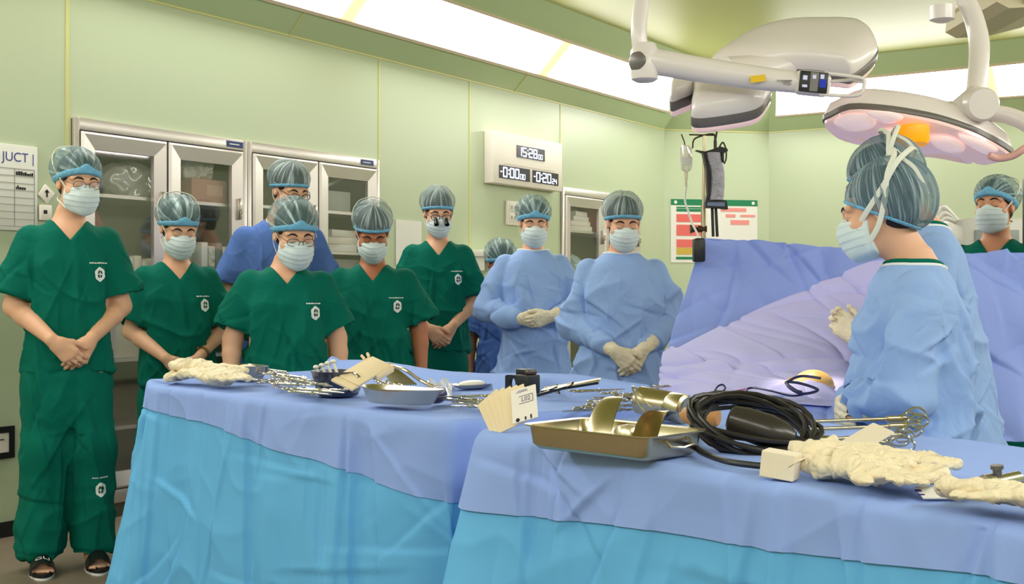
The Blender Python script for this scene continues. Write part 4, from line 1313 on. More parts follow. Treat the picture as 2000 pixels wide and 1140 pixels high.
def outline(L, Wd, r, N):
    """rounded rectangle, evenly stepped: position, outward normal, running length"""
    seq = []
    for (cx, cy, a0) in ((L - r, r, -90), (L - r, Wd - r, 0), (r, Wd - r, 90), (r, r, 180)):
        for k in range(13):
            a = R(a0 + 90 * k / 12); seq.append((cx + r * math.cos(a), cy + r * math.sin(a), math.cos(a), math.sin(a)))
    seq = np.array(seq); d = np.linalg.norm(np.diff(np.vstack([seq, seq[:1]])[:, :2], axis=0), axis=1); s = np.concatenate([[0], np.cumsum(d)])
    ss = np.linspace(0, s[-1], N, endpoint=False); cl = np.vstack([seq, seq[:1]])
    out = np.stack([np.interp(ss, s, cl[:, i]) for i in range(4)], 1)
    out[:, 2:] /= np.linalg.norm(out[:, 2:], axis=1)[:, None]
    return out, ss


def table_cover(name, label, cat, A, u, L, Wd, mat, hang, rim, seed, off=0.0, N=960, rows=34, crease=.007, flare=.20, cflare=lambda x, y: 1.0):
    """cloth laid over a table: flat top, soft edge, falling sides with folds and flared corners"""
    u = np.array(u) / np.linalg.norm(u); v = np.array((-u[1], u[0]))
    o, ss = outline(L, Wd, .035, N)
    x, y, nx, ny = o.T
    per = ss[-1]
    RR = []
    for ins in (Wd * .48, Wd * .40, Wd * .30, Wd * .20, Wd * .12, .07, .045, .022):
        xi = np.clip(x, ins, L - ins); yi = np.clip(y, ins, Wd - ins)
        RR.append(np.stack([xi, yi, np.full(N, TOP + off) + rim(x, y) * max(0, 1 - ins / .06) ** .7], 1))
    h = hang(x, y)
    cd = np.minimum.reduce([np.hypot(x - a, y - b) for a in (0, L) for b in (0, Wd)])
    cor = np.exp(-(cd / .15) ** 2) * cflare(x, y)
    q1 = nz(np.stack([x * 1.0, y * 1.0, np.full(N, seed * 1.3)], 1), 5.5, seed); q2 = nz(np.stack([x, y, np.full(N, seed * 1.3)], 1), 13, seed + 1)
    r0 = rim(x, y)
    for k in range(rows):
        t = k / (rows - 1); e = .012
        z = TOP + off + r0 - t * (h + r0)
        drop = t * (h + r0)
        out = e * (1 - math.exp(-drop.mean() / .01) if k else 0) + off + drop * (.035 + flare * cor) + np.clip(drop / .5, 0, 1) * (.030 * q1 + .014 * q2) + .006 * q2 * np.clip(drop / .08, 0, 1)
        RR.append(np.stack([x + nx * out, y + ny * out, z], 1))
    V = np.concatenate(RR)
    n = len(RR); F = []
    idx = np.arange(n * N).reshape(n, N)
    F = np.stack([idx[:-1], np.roll(idx[:-1], -1, 1), np.roll(idx[1:], -1, 1), idx[1:]], -1).reshape(-1, 4)[:, ::-1]
    nrm = vnormals(V, F)
    side = np.concatenate([np.full(N, .25)] * 8 + [np.full(N, min(1, .3 + k / 6)) for k in range(rows)])
    a = nz(V * np.array([1, 1, .9]), 3.6, seed + 5); b = nz(V, 8.0, seed + 6)
    V = V + nrm * (side * (crease * (1 - np.abs(a)) ** 6 + crease * .6 * (1 - np.abs(b)) ** 5))[:, None]
    # long sharp creases and folded facets
    rs = np.random.RandomState(seed + 40); pr = np.tile(ss, n); Z = V[:, 2]; dz = np.zeros(len(V))
    for k in range(46):
        s0 = rs.uniform(per * .56, per * 1.0); z0 = rs.uniform(.05, TOP); w = rs.choice([rs.normal(1.57, .16), rs.normal(.0, .2), rs.uniform(0, 3.14)], p=[.5, .22, .28]); ln = rs.uniform(.10, .34); hh = rs.uniform(.0018, .0052) * rs.choice([-1, 1])
        a_, b_ = pr - s0, Z - z0
        t_ = a_ * math.cos(w) + b_ * math.sin(w); d_ = -a_ * math.sin(w) + b_ * math.cos(w)
        en = np.exp(-(t_ / ln) ** 4)
        dz += en * (hh * np.exp(-(d_ / .010) ** 2) + hh * 1.3 * np.sign(d_) * np.exp(-np.abs(d_) / .06) * np.clip(np.abs(d_) / .006, 0, 1))
    for k in range(11):      # standing pleats that fall from the table edge
        s0 = rs.uniform(per * .56, per * 1.0); a_ = pr - s0 - (TOP - Z) * rs.normal(0, .12); fa = np.clip((TOP - Z) / .12, 0, 1)
        dz += fa * rs.uniform(.004, .013) * np.sign(a_) * np.exp(-np.abs(a_) / rs.uniform(.03, .07)) * np.clip(np.abs(a_) / .008, 0, 1) * rs.choice([-1, 1])
    V = V + nrm * (dz * np.clip(side, 0, 1) * (side > .26) )[:, None]
    Fl = F.tolist() + [list(range(N))]
    Wp = np.stack([A[0] + u[0] * V[:, 0] + v[0] * V[:, 1], A[1] + u[1] * V[:, 0] + v[1] * V[:, 1], V[:, 2]], 1)
    ob = mesh_obj(name, Wp, Fl, mat, None, True)
    recentre(ob)
    return tag(ob, label, cat)


T1 = dict(A=(-1.31, 4.37), u=(.68, -.733), L=1.69, Wd=.80)
T2 = dict(A=(-.082, 2.912), u=(.56, -.83), L=1.62, Wd=.72)
rim1 = lambda x, y: .0 + .055 * np.clip((y - .74) / .05, 0, 1) + .018 * np.clip((.06 - x) / .05, 0, 1) + .010 * np.sin(x * 6) * (y > .7)
rim2 = lambda x, y: .0 + .030 * np.clip((y - .66) / .05, 0, 1) * np.clip(1 - x / 1.1, 0, 1) + .006 * np.sin(x * 7 + 1) * (y > .6)
hang1 = lambda x, y: np.where(y < .5, .075 + .145 * np.clip(x / 1.75, 0, 1) ** 1.15 + .006 * np.sin(9 * x), np.where(x > 1.5, .22, .13))
hang2 = lambda x, y: np.where(y < .5, .180 - .10 * np.clip(x / 1.4, 0, 1) + .004 * np.sin(8 * x), .16)
full = lambda x, y: np.full(len(x), TOP - .025)
table_cover('table_cover', 'turquoise lower drape hanging to the floor from the left instrument table', 'drape', mat=M_TURQ, hang=full, rim=lambda x, y: rim1(x, y) - .004, seed=3, off=-.006, rows=84, flare=.20, cflare=lambda x, y: np.where(x > 1, -1.25, 1.0), **T1)
table_cover('drape_sheet', 'light blue top sheet spread over the left instrument table', 'drape', mat=M_DRAPE, hang=hang1, rim=rim1, seed=3, off=.0, rows=26, flare=.20, cflare=lambda x, y: np.where(x > 1, -1.25, 1.0), **T1)
table_cover('table_cover', 'turquoise lower drape hanging from the right instrument table in front', 'drape', mat=M_TURQ, hang=full, rim=lambda x, y: rim2(x, y) - .004, seed=8, off=-.006, rows=84, flare=.20, cflare=lambda x, y: np.where(x < .5, .9, .3), **T2)
table_cover('drape_sheet', 'light blue top sheet spread over the right instrument table in front', 'drape', mat=M_DRAPE, hang=hang2, rim=rim2, seed=8, off=.0, rows=26, flare=.20, cflare=lambda x, y: np.where(x < .5, .9, .3), **T2)


# ------------------------------------------------------------------ patient drapes
def ctrl_sheet(name, label, rows, mat, nu=110, nv=90, fold=.012, seed=1, world=False, th=.003, fs=4.0, extra=None, cr=(60, (.06, .28), (.002, .009))):
    G = np.array([[np.array(p if world else P(*p)) for p in r] for r in rows])      # rows x cols x 3
    def interp(A, n):       # spline along axis 0
        return np.array(spline(list(A), n))
    H = np.array([interp(G[:, c], nv) for c in range(G.shape[1])])                   # cols x nv x 3
    S = np.array([interp(H[:, k], nu) for k in range(H.shape[1])])                   # nv x nu x 3
    a, b = S.shape[:2]; V = S.reshape(-1, 3); idx = np.arange(a * b).reshape(a, b)
    F = np.stack([idx[:-1, :-1], idx[:-1, 1:], idx[1:, 1:], idx[1:, :-1]], -1).reshape(-1, 4)
    n = vnormals(V, F)
    tt, uu = np.meshgrid(np.linspace(0, 1, b), np.linspace(0, 1, a))
    q = nz(V * np.array([1, .8, 1]), fs, seed); q2 = nz(V, fs * 2.3, seed + 2)
    d = fold * (1 - np.abs(q)) ** 4 + fold * .5 * (1 - np.abs(q2)) ** 4
    if extra is not None: d = d + extra(tt.ravel(), uu.ravel())
    d = d + creases(V[:, 0] + .5 * V[:, 1], V[:, 2] + .3 * V[:, 1], seed + 50, cr[0], (V[:, 0].min() + 2, V[:, 0].max() + 2.5), (V[:, 2].min() + 1.2, V[:, 2].max() + 1.5), cr[1], cr[2], .010, .05, .25)
    V = V + n * d[:, None]
    o = mesh_obj(name, V, F, mat, None, True); recentre(o)
    m = o.modifiers.new('thickness', 'SOLIDIFY'); m.thickness = th; m.offset = -1
    return tag(o, label, 'drape')


# screen hung between the patient and the anaesthetist
ctrl_sheet('screen_drape', 'tall blue drape screen hanging behind the surgeons across the patient', [
    [(1380, 462, 4.95), (1470, 468, 4.97), (1590, 478, 5.0), (1700, 486, 5.03), (1830, 490, 5.06), (1950, 489, 5.1), (2090, 492, 5.1)],
    [(1362, 500, 4.93), (1470, 520, 4.93), (1590, 535, 4.98), (1700, 540, 5.0), (1830, 545, 5.0), (1950, 545, 5.03), (2090, 550, 5.05)],
    [(1338, 570, 4.87), (1450, 585, 4.83), (1590, 600, 4.92), (1700, 610, 4.94), (1830, 615, 4.94), (1950, 620, 4.92), (2090, 625, 4.95)],
    [(1312, 650, 4.84), (1430, 665, 4.80), (1590, 680, 4.88), (1700, 690, 4.9), (1830, 690, 4.9), (1950, 700, 4.86), (2090, 700, 4.9)],
    [(1298, 720, 4.82), (1420, 745, 4.78), (1590, 755, 4.84), (1700, 760, 4.84), (1830, 765, 4.84), (1950, 770, 4.80), (2090, 775, 4.84)],
    [(1290, 800, 4.82), (1420, 820, 4.78), (1590, 830, 4.82), (1700, 840, 4.8), (1830, 850, 4.8), (1950, 860, 4.74), (2090, 860, 4.8)]], M_SHEET, 190, 130, .026, 4,
    extra=lambda u, v: .022 * (1 - np.abs(np.sin(7 * u + 5 * v + .6))) ** 5 * v + .03 * np.exp(-((u - .16 - .25 * v) / .05) ** 2) * v)
# pale sheet that rises from lower left to upper right over the patient
ctrl_sheet('patient_sheet', 'pale lilac sheet rising diagonally over the patient in front of the screen', [
    [(1296, 690, 4.55), (1400, 642, 4.60), (1500, 596, 4.66), (1600, 553, 4.70), (1700, 508, 4.74), (1790, 500, 4.76)],
    [(1293, 700, 4.48), (1400, 672, 4.46), (1500, 640, 4.50), (1600, 612, 4.52), (1700, 590, 4.55), (1790, 590, 4.6)],
    [(1290, 722, 4.40), (1400, 705, 4.28), (1500, 690, 4.26), (1600, 672, 4.28), (1690, 662, 4.32), (1750, 660, 4.4)],
    [(1287, 745, 4.32), (1390, 728, 4.12), (1490, 722, 4.06), (1580, 716, 4.04), (1660, 714, 4.06), (1700, 720, 4.1)],
    [(1285, 768, 4.22), (1385, 752, 3.95), (1480, 752, 3.86), (1560, 752, 3.74), (1625, 754, 3.70), (1655, 758, 3.72)],
    [(1284, 800, 4.15), (1380, 775, 3.82), (1470, 780, 3.66), (1540, 786, 3.56), (1610, 792, 3.52), (1650, 796, 3.53)]], M_SHEETP, 170, 140, .008, 14, fs=2.2, cr=(22, (.15, .5), (.002, .010)),
    extra=lambda u, v: (.040 * (1 - np.abs(np.sin(2.6 * v * 3.1 - 1.9 * u + .5))) ** 6 + .016 * (1 - np.abs(np.sin(9 * u - 7 * v))) ** 6) * np.clip(v * 6, 0, 1) * np.clip((1 - v) * 4, 0, 1))
# lilac side sheet hanging down from the operating table, left and front
ctrl_sheet('side_drape', 'blue side drape hanging from the operating table behind the right instrument table', [
    [(1284, 788, 4.20), (1370, 768, 3.86), (1470, 773, 3.70), (1560, 780, 3.60), (1640, 790, 3.56)],
    [(1283, 810, 4.17), (1372, 795, 3.80), (1470, 805, 3.58), (1560, 816, 3.46), (1640, 826, 3.44)],
    [(1280, 870, 4.15), (1372, 870, 3.77), (1470, 880, 3.55), (1560, 890, 3.43), (1640, 900, 3.41)],
    [(1270, 1040, 4.1), (1368, 1070, 3.75), (1470, 1100, 3.53), (1560, 1120, 3.4), (1640, 1140, 3.38)]], M_SHEET, 90, 70, .018, 21)

# the patient lies under the drapes; only a lit patch of skin shows
pt = thing('person', 'patient lying under the blue drapes, only a brightly lit patch of skin showing', 'person', (.885, 3.79, 0), 0)
f = Field((-.32, -.25, .62), (.36, 1.85, 1.02), .011)
f.ell((-.02, .95, .79), (.17, .34, .10)); f.ell((-.02, .55, .78), (.165, .22, .095), .05)
f.cone((-.02, 1.28, .80), (-.02, 1.38, .80), .055, .055, .04); f.ell((-.02, 1.50, .80), (.078, .115, .095), .02)
for s in (-1, 1):
    f.chain([(-.02 + s * .15, 1.18, .79), (-.02 + s * .16, .92, .77), (-.02 + s * .15, .66, .77)], [.05, .04, .03], .03)
f.cone((-.11, .50, .77), (-.13, .02, .76), .075, .055, .05)
f.cone((.03, .50, .76), (.050, .05, .845), .075, .050, .04); f.ell((.050, -.01, .860), (.060, .085, .050), .03)
V, Q = f.mesh(); mesh_obj('body', V, Q, pmat('skin_prepped', (240, 190, 110), .42, spec=.5), pt)

# cables on the near sheet
def cable(name, label, pts, r, mat, n=60, cat='cable'):
    mb = MB(); mb.tube(spline([Vector(p) for p in pts], n), r, 7); return tag(mb.build(name, mat, None, centre=True), label, cat)
M_CABLE = pmat('dark_blue_cable', (28, 34, 84), .4)
def sh(px, py, Y, dz=.0): p = P(px, py, Y); p.z += dz; return p
loop = [sh(1600, 752, 3.64), sh(1560, 748, 3.66), sh(1534, 763, 3.60), sh(1560, 782, 3.52), sh(1594, 775, 3.54), sh(1560, 762, 3.59), sh(1532, 760, 3.61), sh(1550, 775, 3.55), sh(1562, 779, 3.53)]
cable('suction_cable', 'dark blue looped cable on the pale sheet by the lit skin', [p + Vector((0, -.02, .022)) for p in loop], .0042, M_CABLE, 90)
cable('thin_lead', 'thin dark lead lying in front of the looped cable', [p + Vector((0, -.02, .025)) for p in (sh(1454, 780, 3.66), sh(1464, 772, 3.68), sh(1500, 778, 3.6), sh(1540, 788, 3.54), sh(1566, 786, 3.53))], .003, M_CABLE, 50)
cable('bent_lead', 'short hooked lead standing behind the cable coil', [p + Vector((0, -.03, .02)) for p in (sh(1391, 778, 3.76), sh(1398, 766, 3.78), sh(1408, 762, 3.79), sh(1413, 770, 3.76), sh(1402, 779, 3.73))], .003, M_CABLE, 40)
cable('pink_lead', 'thin pinkish lead on the sheet left of the looped cable', [p + Vector((0, -.02, .02)) for p in (sh(1432, 776, 3.7), sh(1450, 772, 3.7), sh(1475, 768, 3.71))], .003, pmat('pink_lead', (190, 110, 170), .5), 30)

# ------------------------------------------------------------------ drip stand behind the screen
M_POLE = pmat('stand_steel', (206, 190, 160), .3, metal=.8)
Yp = 5.78
bp = P(1374, 462, Yp)
t = thing('drip_stand', 'thin metal drip stand rising behind the blue drape screen', 'stand', (bp.x, Yp, 0))
def lp(px, py, dy=0): q = P(px, py, Yp); return Vector((q.x - bp.x, dy, q.z))
mb = MB(); mb.tube([(0, 0, .06), (0, 0, lp(0, 400).z)], .012, 12); mb.tube([(0, 0, lp(0, 400).z), (lp(1376, 265).x, 0, lp(0, 265).z)], .008, 12); mb.build('pole', M_POLE, t)
mb = MB()
for k in range(5):
    a = 2 * math.pi * k / 5 + .3; mb.tube([(0, 0, .10), (.10 * math.cos(a), .10 * math.sin(a), .07), (.17 * math.cos(a), .17 * math.sin(a), .045)], .012, 8); mb.ell((.17 * math.cos(a), .17 * math.sin(a), .022), (.022, .022, .022))
mb.build('wheeled_base', M_POLE, t)
mb = MB(); M_WIRE = pmat('dark_wire', (60, 48, 30), .4, metal=.5)
mb.tube(spline([lp(1353, 288), lp(1356, 272), lp(1375, 264), lp(1394, 262), lp(1396, 274)], 24), .004, 6); mb.tube([lp(1346, 263), lp(1394, 264)], .0035, 6)
mb.tube([lp(1400, 257), lp(1397, 275), lp(1396, 292)], .005, 6); mb.tube(spline([lp(1405, 287), lp(1412, 278), lp(1418, 292), lp(1418, 310), lp(1414, 320)], 20), .004, 6); mb.build('hook_wires', M_WIRE, t)
mb = MB(); mb.tube([lp(1363, 447), lp(1380, 447)], .016, 10); mb.tube([lp(1348, 447), lp(1363, 447)], [.022, .008], 10); mb.build('clamp', pmat('clamp_dark', (88, 60, 44), .4, metal=.4), t)
t = thing('pressure_infuser', 'grey pressure bag in a black frame hung on the drip stand', 'medical bag', P(1395, 462, Yp - .08))
o0 = P(1395, 462, Yp - .08)
def lq(px, py, dy=0): q = P(px, py, Yp - .08); return Vector((q.x - o0.x, dy, q.z - o0.z))
def slab_px(mb, pts, y0, y1):
    loc = [lq(*p) for p in pts]; n = len(loc)
    V = [(p.x, y0, p.z) for p in loc] + [(p.x, y1, p.z) for p in loc]
    F = [tuple(range(n)), tuple(range(2 * n - 1, n - 1, -1))] + [(i, n + i, n + (i + 1) % n, (i + 1) % n) for i in range(n)]
    mb._add(V, F)
mb = MB()
slab_px(mb, [(1358, 294), (1375, 297), (1395, 291), (1404, 287), (1418, 291), (1420, 296), (1412, 300), (1412, 318), (1407, 312), (1407, 299), (1376, 299), (1381, 325), (1384, 330), (1384, 380), (1380, 392), (1417, 392), (1420, 409), (1414, 409), (1404, 407), (1376, 406), (1376, 394), (1380, 378), (1378, 330), (1371, 299)], -.03, .02); mb.build('black_frame', M_BLACK, t, False)
for pq in ((1391, 405, 1393, 462, .007), (1398, 405, 1401, 462, .007), (1397, 290, 1397, 274, .008)):
    mb = MB(); mb.tube([lq(pq[0], pq[1]), lq(pq[2], pq[3])], pq[4], 8); mb.build('rod', M_BLACK, t)
RR = []
bagL = [(1376, 299), (1379, 312), (1383, 326), (1386, 345), (1386, 365), (1384, 378), (1382, 391)]; bagR = [(1408, 299), (1409, 312), (1414, 326), (1415, 345), (1415, 365), (1414, 378), (1413, 391)]
for (a, b) in zip(bagL, bagR):
    pa, pb = lq(*a), lq(*b); c = (pa + pb) / 2; w = (pb.x - pa.x) / 2
    RR.append([Vector((c.x + w * math.cos(q), -.045 * math.sin(q) * (1 if math.sin(q) > 0 else .3), c.z)) for q in [2 * math.pi * i / 20 for i in range(20)]])
mb = MB(); mb.rings(RR); o = mb.build('bag', pmat('grey_bag', (176, 172, 184), .4, wr=.6, wscale=18), t)
mb = MB(); slab_px(mb, [(1379, 396), (1413, 396), (1413, 404), (1379, 403)], -.036, -.03); mb.build('gauge', pmat('gauge_blue', (110, 126, 160), .3), t, False)
t = thing('drip_bag', 'small clear drip bag hanging left of the grey pressure bag', 'medical bag', P(1340, 360, Yp - .02))
o0 = P(1340, 360, Yp - .02)
def lr(px, py): q = P(px, py, Yp - .02); return Vector((q.x - o0.x, 0, q.z - o0.z))
RR = []
for (a, b, y) in ((1330, 1346, 284), (1328, 1352, 290), (1328, 1352, 310), (1329, 1352, 325), (1331, 1350, 332), (1338, 1344, 336)):
    pa, pb = lr(a, y), lr(b, y); c = (pa + pb) / 2; w = (pb.x - pa.x) / 2
    RR.append([Vector((c.x + w * math.cos(q), .018 * math.sin(q), c.z)) for q in [2 * math.pi * i / 16 for i in range(16)]])
mb = MB(); mb.rings(RR); bg = mb.build('bag', glassmat('clear_bag', (226, 220, 206), .45, .1, .15), t)
mb = MB(); pa, pb = lr(1329, 308), lr(1351, 322); mb.box((pa.x, -.022, pb.z), (pb.x, -.0185, pa.z)); mb.build('label', M_PAPER, bg, False)
mb = MB(); mb.tube([lr(1340, 336), lr(1340, 350)], .009, 10); mb.tube([lr(1340, 350), lr(1340, 364)], .006, 8); mb.build('drip_chamber', glassmat('chamber_clear', (232, 220, 190), .5, .1, .15), t)
mb = MB(); mb.tube([lr(1331, 262), lr(1337, 278), lr(1338, 285)], .003, 6); mb.tube(spline([lr(1352, 290) + Vector((0, 0, 0)), lr(1353, 284), lr(1353, 276)], 8), .003, 6); mb.build('hanger', M_WIRE, t)
mb = MB(); mb.tube(spline([P(1340, 364, Yp - .02), P(1338, 392, Yp - .02), P(1344, 412, Yp - .03), P(1352, 436, Yp - .04), P(1365, 466, Yp - .08), P(1370, 520, Yp - .08)], 30), .005, 6)
tag(mb.build('drip_line', pmat('white_tubing', (238, 238, 232), .4), None, centre=True), 'white drip tube hanging in front of the wall poster', 'tube')
mb = MB(); q = P(1366, 487, 4.88); mb.box((q.x - .022, q.y - .02, q.z - .05), (q.x + .022, q.y + .05, q.z + .045), bev=.008)
tag(mb.build('drape_clip', M_BLACK, None, centre=True), 'black clip at the left edge of the drape screen', 'clip')
# ------------------------------------------------------------------ ceiling lamps
M_LAMP = pmat('lamp_white', (236, 226, 224), .3, spec=.5, coat=.2)
M_LGREY = pmat('lamp_grey_edge', (112, 106, 102), .35)
M_LENS = pmat('lamp_lens', (244, 208, 206), .12, spec=.6, coat=.5, emit=.30)
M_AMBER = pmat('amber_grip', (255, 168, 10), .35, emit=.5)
M_YTAG = pmat('yellow_tag', (240, 196, 20), .6)
ZC = ZT + CT


def plane_poly(pts, org, n, k=60):
    """true outline of a pod lying in the plane (org, n)"""
    n = Vector(n).normalized(); org = Vector(org); eye = Vector((0, 0, HC))
    out = []
    for px, py in pts:
        d = P(px, py, 1.0) - eye
        out.append(eye + d * ((org - eye).dot(n) / d.dot(n)))
    return [Vector(p) for p in spline(out, k, True)]


def pod(parent, base, pts, org, n, th=.09, rim=.028, dome=.8, lens=True, name='lamp_pod'):
    """shell of one lamp pod: white back, grey edge, bright face; n points out of the back"""
    n = Vector(n).normalized(); L = plane_poly(pts, org, n)
    c = sum(L, Vector()) / len(L)
    inv = base.inverted()
    def ring(k, d): return [inv @ (c + (p - c) * k + n * d) for p in L]
    mb = MB(); mb.rings([ring(.985, rim * .2), ring(1.0, rim * .6), ring(.99, rim * 1.2), ring(.95, th * .62), ring(.86, th * .86), ring(.70, th * 1.0), ring(.4, th * 1.06), ring(.1, th * 1.08)]); a = mb.build(name, M_LAMP, parent, True, 60)
    mb = MB(); mb.rings([ring(.97, -rim), ring(1.012, -rim * .7), ring(1.016, rim * .35), ring(.985, rim * .6)]); e = mb.build('edge_band', M_LGREY, a, True, 50); e['label'] = 'grey edge band'
    if lens:
        mb = MB(); mb.rings([ring(.93, -rim * 1.7), ring(.985, -rim * 1.5), ring(.99, -rim * .8), ring(.95, -rim * .6)]); mb.build('lens', M_LENS, a, True, 50)
    return a


# --- lamp seen from behind its housing, upper middle
o1 = P(1500, 150, 4.25)
t = thing('surgical_lamp', 'large white surgical lamp with control arm, tilted away, upper middle', 'lamp', o1)
B1 = Matrix.Translation(o1)
nb1 = Vector((-.10, -.62, .78))
pod(t, B1, [(1385, 140), (1420, 108), (1470, 82), (1530, 66), (1600, 62), (1685, 66), (1711, 95), (1706, 118), (1668, 150), (1640, 150), (1560, 142), (1460, 150)], P(1560, 110, 4.40), nb1, .085)
pod(t, B1, [(1362, 168), (1430, 170), (1502, 176), (1496, 200), (1476, 220), (1420, 232), (1358, 238), (1350, 222), (1354, 195)], P(1430, 205, 4.18), nb1, .075)
pod(t, B1, [(1322, 152), (1348, 158), (1368, 172), (1352, 190), (1330, 200), (1311, 206), (1309, 190)], P(1335, 180, 4.30), nb1, .06)
mb = MB()
def l1(px, py, Y): return P(px, py, Y) - o1
mb.tube(spline([l1(1420, 150, 4.30), l1(1500, 140, 4.34), l1(1560, 120, 4.38)], 14), [.085] * 14 if False else .07, 16); mb.build('hub', M_LAMP, t)
# arm with control head
mb = MB()
pts = spline([l1(1262, 118, 4.05), l1(1300, 124, 4.05), l1(1380, 138, 4.04), l1(1480, 152, 4.02), l1(1570, 163, 4.0)], 28)
mb.tube(pts, [float(np.interp(i / 27, (0, .15, .5, .85, 1), (.046, .044, .042, .038, .034))) for i in range(len(pts))], 18); arm = mb.build('arm', M_LAMP, t)
mb = MB(); c = l1(1259, 121, 4.05); Mx = frame(c, (1, 0, .0), (0, 0, 1))
mb.lathe([(.030, -.066), (.044, -.058), (.047, -.02), (.047, .035), (.040, .05), (.036, .06)], 24, Mx); mb.build('elbow_joint', M_LAMP, t)
mb = MB(); mb.lathe([(.0335, 0), (.0335, .012), (.026, .018), (1e-6, .018)], 20, frame(l1(1246, 122, 4.05) + Vector((0, -.022, 0)), (0, 0, 1), (-.75, -.66, 0))); o = mb.build('joint_cap', M_LGREY, t); o['label'] = 'grey cap on the joint'
mb = MB(); pp = spline([l1(1251, 100, 4.05), l1(1248, 60, 4.05), l1(1251, 20, 4.06), l1(1258, -20, 4.08), l1(1275, -80, 4.15), l1(1300, -200, 4.3), Vector((P(1310, 0, 4.4).x, 4.4, ZC + .01)) - o1], 30); mb.tube(pp, .026, 16); mb.build('drop_tube', M_LAMP, t)
mb = MB(); q = l1(1585, 163, 3.99); Mh = frame(q, (.99, -.02, -.10), (0, 0, 1))
mb.box((-.055, -.028, -.040), (.060, .028, .040), Mh, bev=.018); h = mb.build('control_head', M_LAMP, t)
mb = MB(); mb.box((-.046, -.032, -.034), (.046, -.026, .034), Mh, bev=.0028); mb.build('control_panel', M_BLACK, h)
mb = MB(); mb.box((-.012, -.0335, -.031), (.014, -.0315, .031), Mh); mb.build('grey_keys', M_LGREY, h, False)
mb = MB()
for bx in ((-.036, .004, -.022, .018), (-.036, -.020, -.020, -.012), (-.005, .010, .006, .022), (.020, .012, .032, .026)): mb.box((bx[0], -.0345, bx[1]), (bx[2], -.0325, bx[3]), Mh)
mb.build('key_symbols', emat('key_white', (236, 240, 255), .9), h, False)
mb = MB(); mb.box((.019, -.0342, -.016), (.040, -.0322, .010), Mh); mb.build('blue_key', emat('key_blue', (70, 90, 210), .7), h, False)
mb = MB(); hp = spline([l1(1610, 143, 3.97), l1(1640, 146, 3.96), l1(1675, 151, 3.95), l1(1688, 156, 3.95), l1(1688, 166, 3.95), l1(1680, 184, 3.95), l1(1650, 187, 3.96), l1(1600, 184, 3.97)], 30); mb.tube(hp, .0062, 10); mb.tube([l1(1610, 160, 3.99), l1(1662, 156, 3.99), l1(1686, 160, 3.96)], .006, 10); mb.build('handle_loop', M_LAMP, t)
mb = MB(); q = l1(1480, 154, 3.975); Mt = frame(q, (.98, -.03, .02), (0, 0, 1)); mb.prism([(-.026, -.012), (-.022, -.001), (-.026, .009), (.024, .014), (.026, -.008), (-.014, -.012)], .0, .002, Mt @ Matrix.Rotation(R(90), 4, 'X')); o = mb.build('yellow_sticker', M_YTAG, arm, False)
mb = MB()
for x, z, w_ in ((1517, 157, .05), (1527, 160, .030), (1530, 164, .026)): q = l1(x, z, 3.968); mb.box((q.x, q.y - .0015, q.z - .0012), (q.x + w_, q.y, q.z + .0012))
mb.build('print_lines', M_LGREY, arm, False)

# --- lamp seen from below over the surgeons
o2 = P(1790, 250, 4.35)
t = thing('surgical_lamp', 'lit surgical lamp with pink lens and amber grip above the surgeons', 'lamp', o2)
B2 = Matrix.Translation(o2)
n2 = Vector((.19, .36, .91))
pa = P(1790, 250, 4.35)
pod(t, B2, [(1609, 232), (1622, 222), (1660, 206), (1720, 208), (1790, 218), (1850, 232), (1915, 256), (1976, 292), (1962, 302), (1925, 310), (1905, 303), (1894, 308), (1830, 296), (1770, 292), (1716, 276), (1690, 266), (1676, 270), (1636, 258)], pa, n2, .10, .018)
mb = MB()
L = plane_poly([(1690, 214), (1760, 222), (1810, 234), (1790, 244), (1740, 240), (1690, 228)], pa + Vector((0, 0, -.012)), n2, 30)
lens_parts = []
for pts in ([(1628, 236), (1660, 222), (1700, 226), (1710, 244), (1680, 254), (1645, 250)], [(1715, 258), (1745, 252), (1770, 262), (1765, 278), (1735, 274)], [(1812, 268), (1850, 266), (1880, 280), (1880, 296), (1840, 292)], [(1872, 262), (1915, 272), (1950, 292), (1925, 298), (1890, 280)], [(1690, 218), (1740, 218), (1765, 230), (1730, 238)]):
    Lp = plane_poly(pts, pa + Vector((0, -.01, -.036)), n2, 30); c = sum(Lp, Vector()) / len(Lp)
    mb = MB(); mb.rings([[p - o2 for p in Lp], [c + (p - c) * .93 - n2.normalized() * .008 - o2 for p in Lp], [c + (p - c) * .5 - n2.normalized() * .014 - o2 for p in Lp]]); mb.build('light_cluster', pmat('cluster_glow', (255, 226, 224), .1, emit=.45, coat=.6), t, True, 60)
mb = MB(); A = frame(P(1782, 258, 4.28) - o2, (1, 0, 0), (-.1, -.10, -1)); mb.lathe([(.052, -.02), (.058, -.015), (.058, .030), (.050, .045), (1e-6, .047)], 28, A); mb.build('amber_grip', M_AMBER, t)
mb = MB(); q = P(1900, 206, 4.33) - o2
mb.lathe([(.045, -.075), (.056, -.06), (.058, .04), (.05, .06), (1e-6, .062)], 24, frame(q + Vector((-.01, .02, -.01)), (0, 1, 0), (-.75, -.1, -.66))); mb.build('yoke_joint', M_LAMP, t)
mb = MB(); mb.lathe([(.058, -.05), (.060, .03), (.052, .042), (1e-6, .043)], 28, frame(q + Vector((.012, -.03, -.002)), (1, 0, 0), (.15, -.95, -.1))); mb.build('yoke_cap', M_LAMP, t)
mb = MB(); hp = spline([P(1905, 190, 4.36) - o2, P(1911, 130, 4.40) - o2, P(1912, 80, 4.45) - o2, P(1900, 30, 4.48) - o2, P(1880, -10, 4.5) - o2, P(1862, -40, 4.52) - o2], 30); mb.tube(hp, [float(np.interp(i / 29, (0, .4, 1), (.034, .036, .032))) for i in range(len(hp))], 18); mb.build('curved_arm', M_LAMP, t)
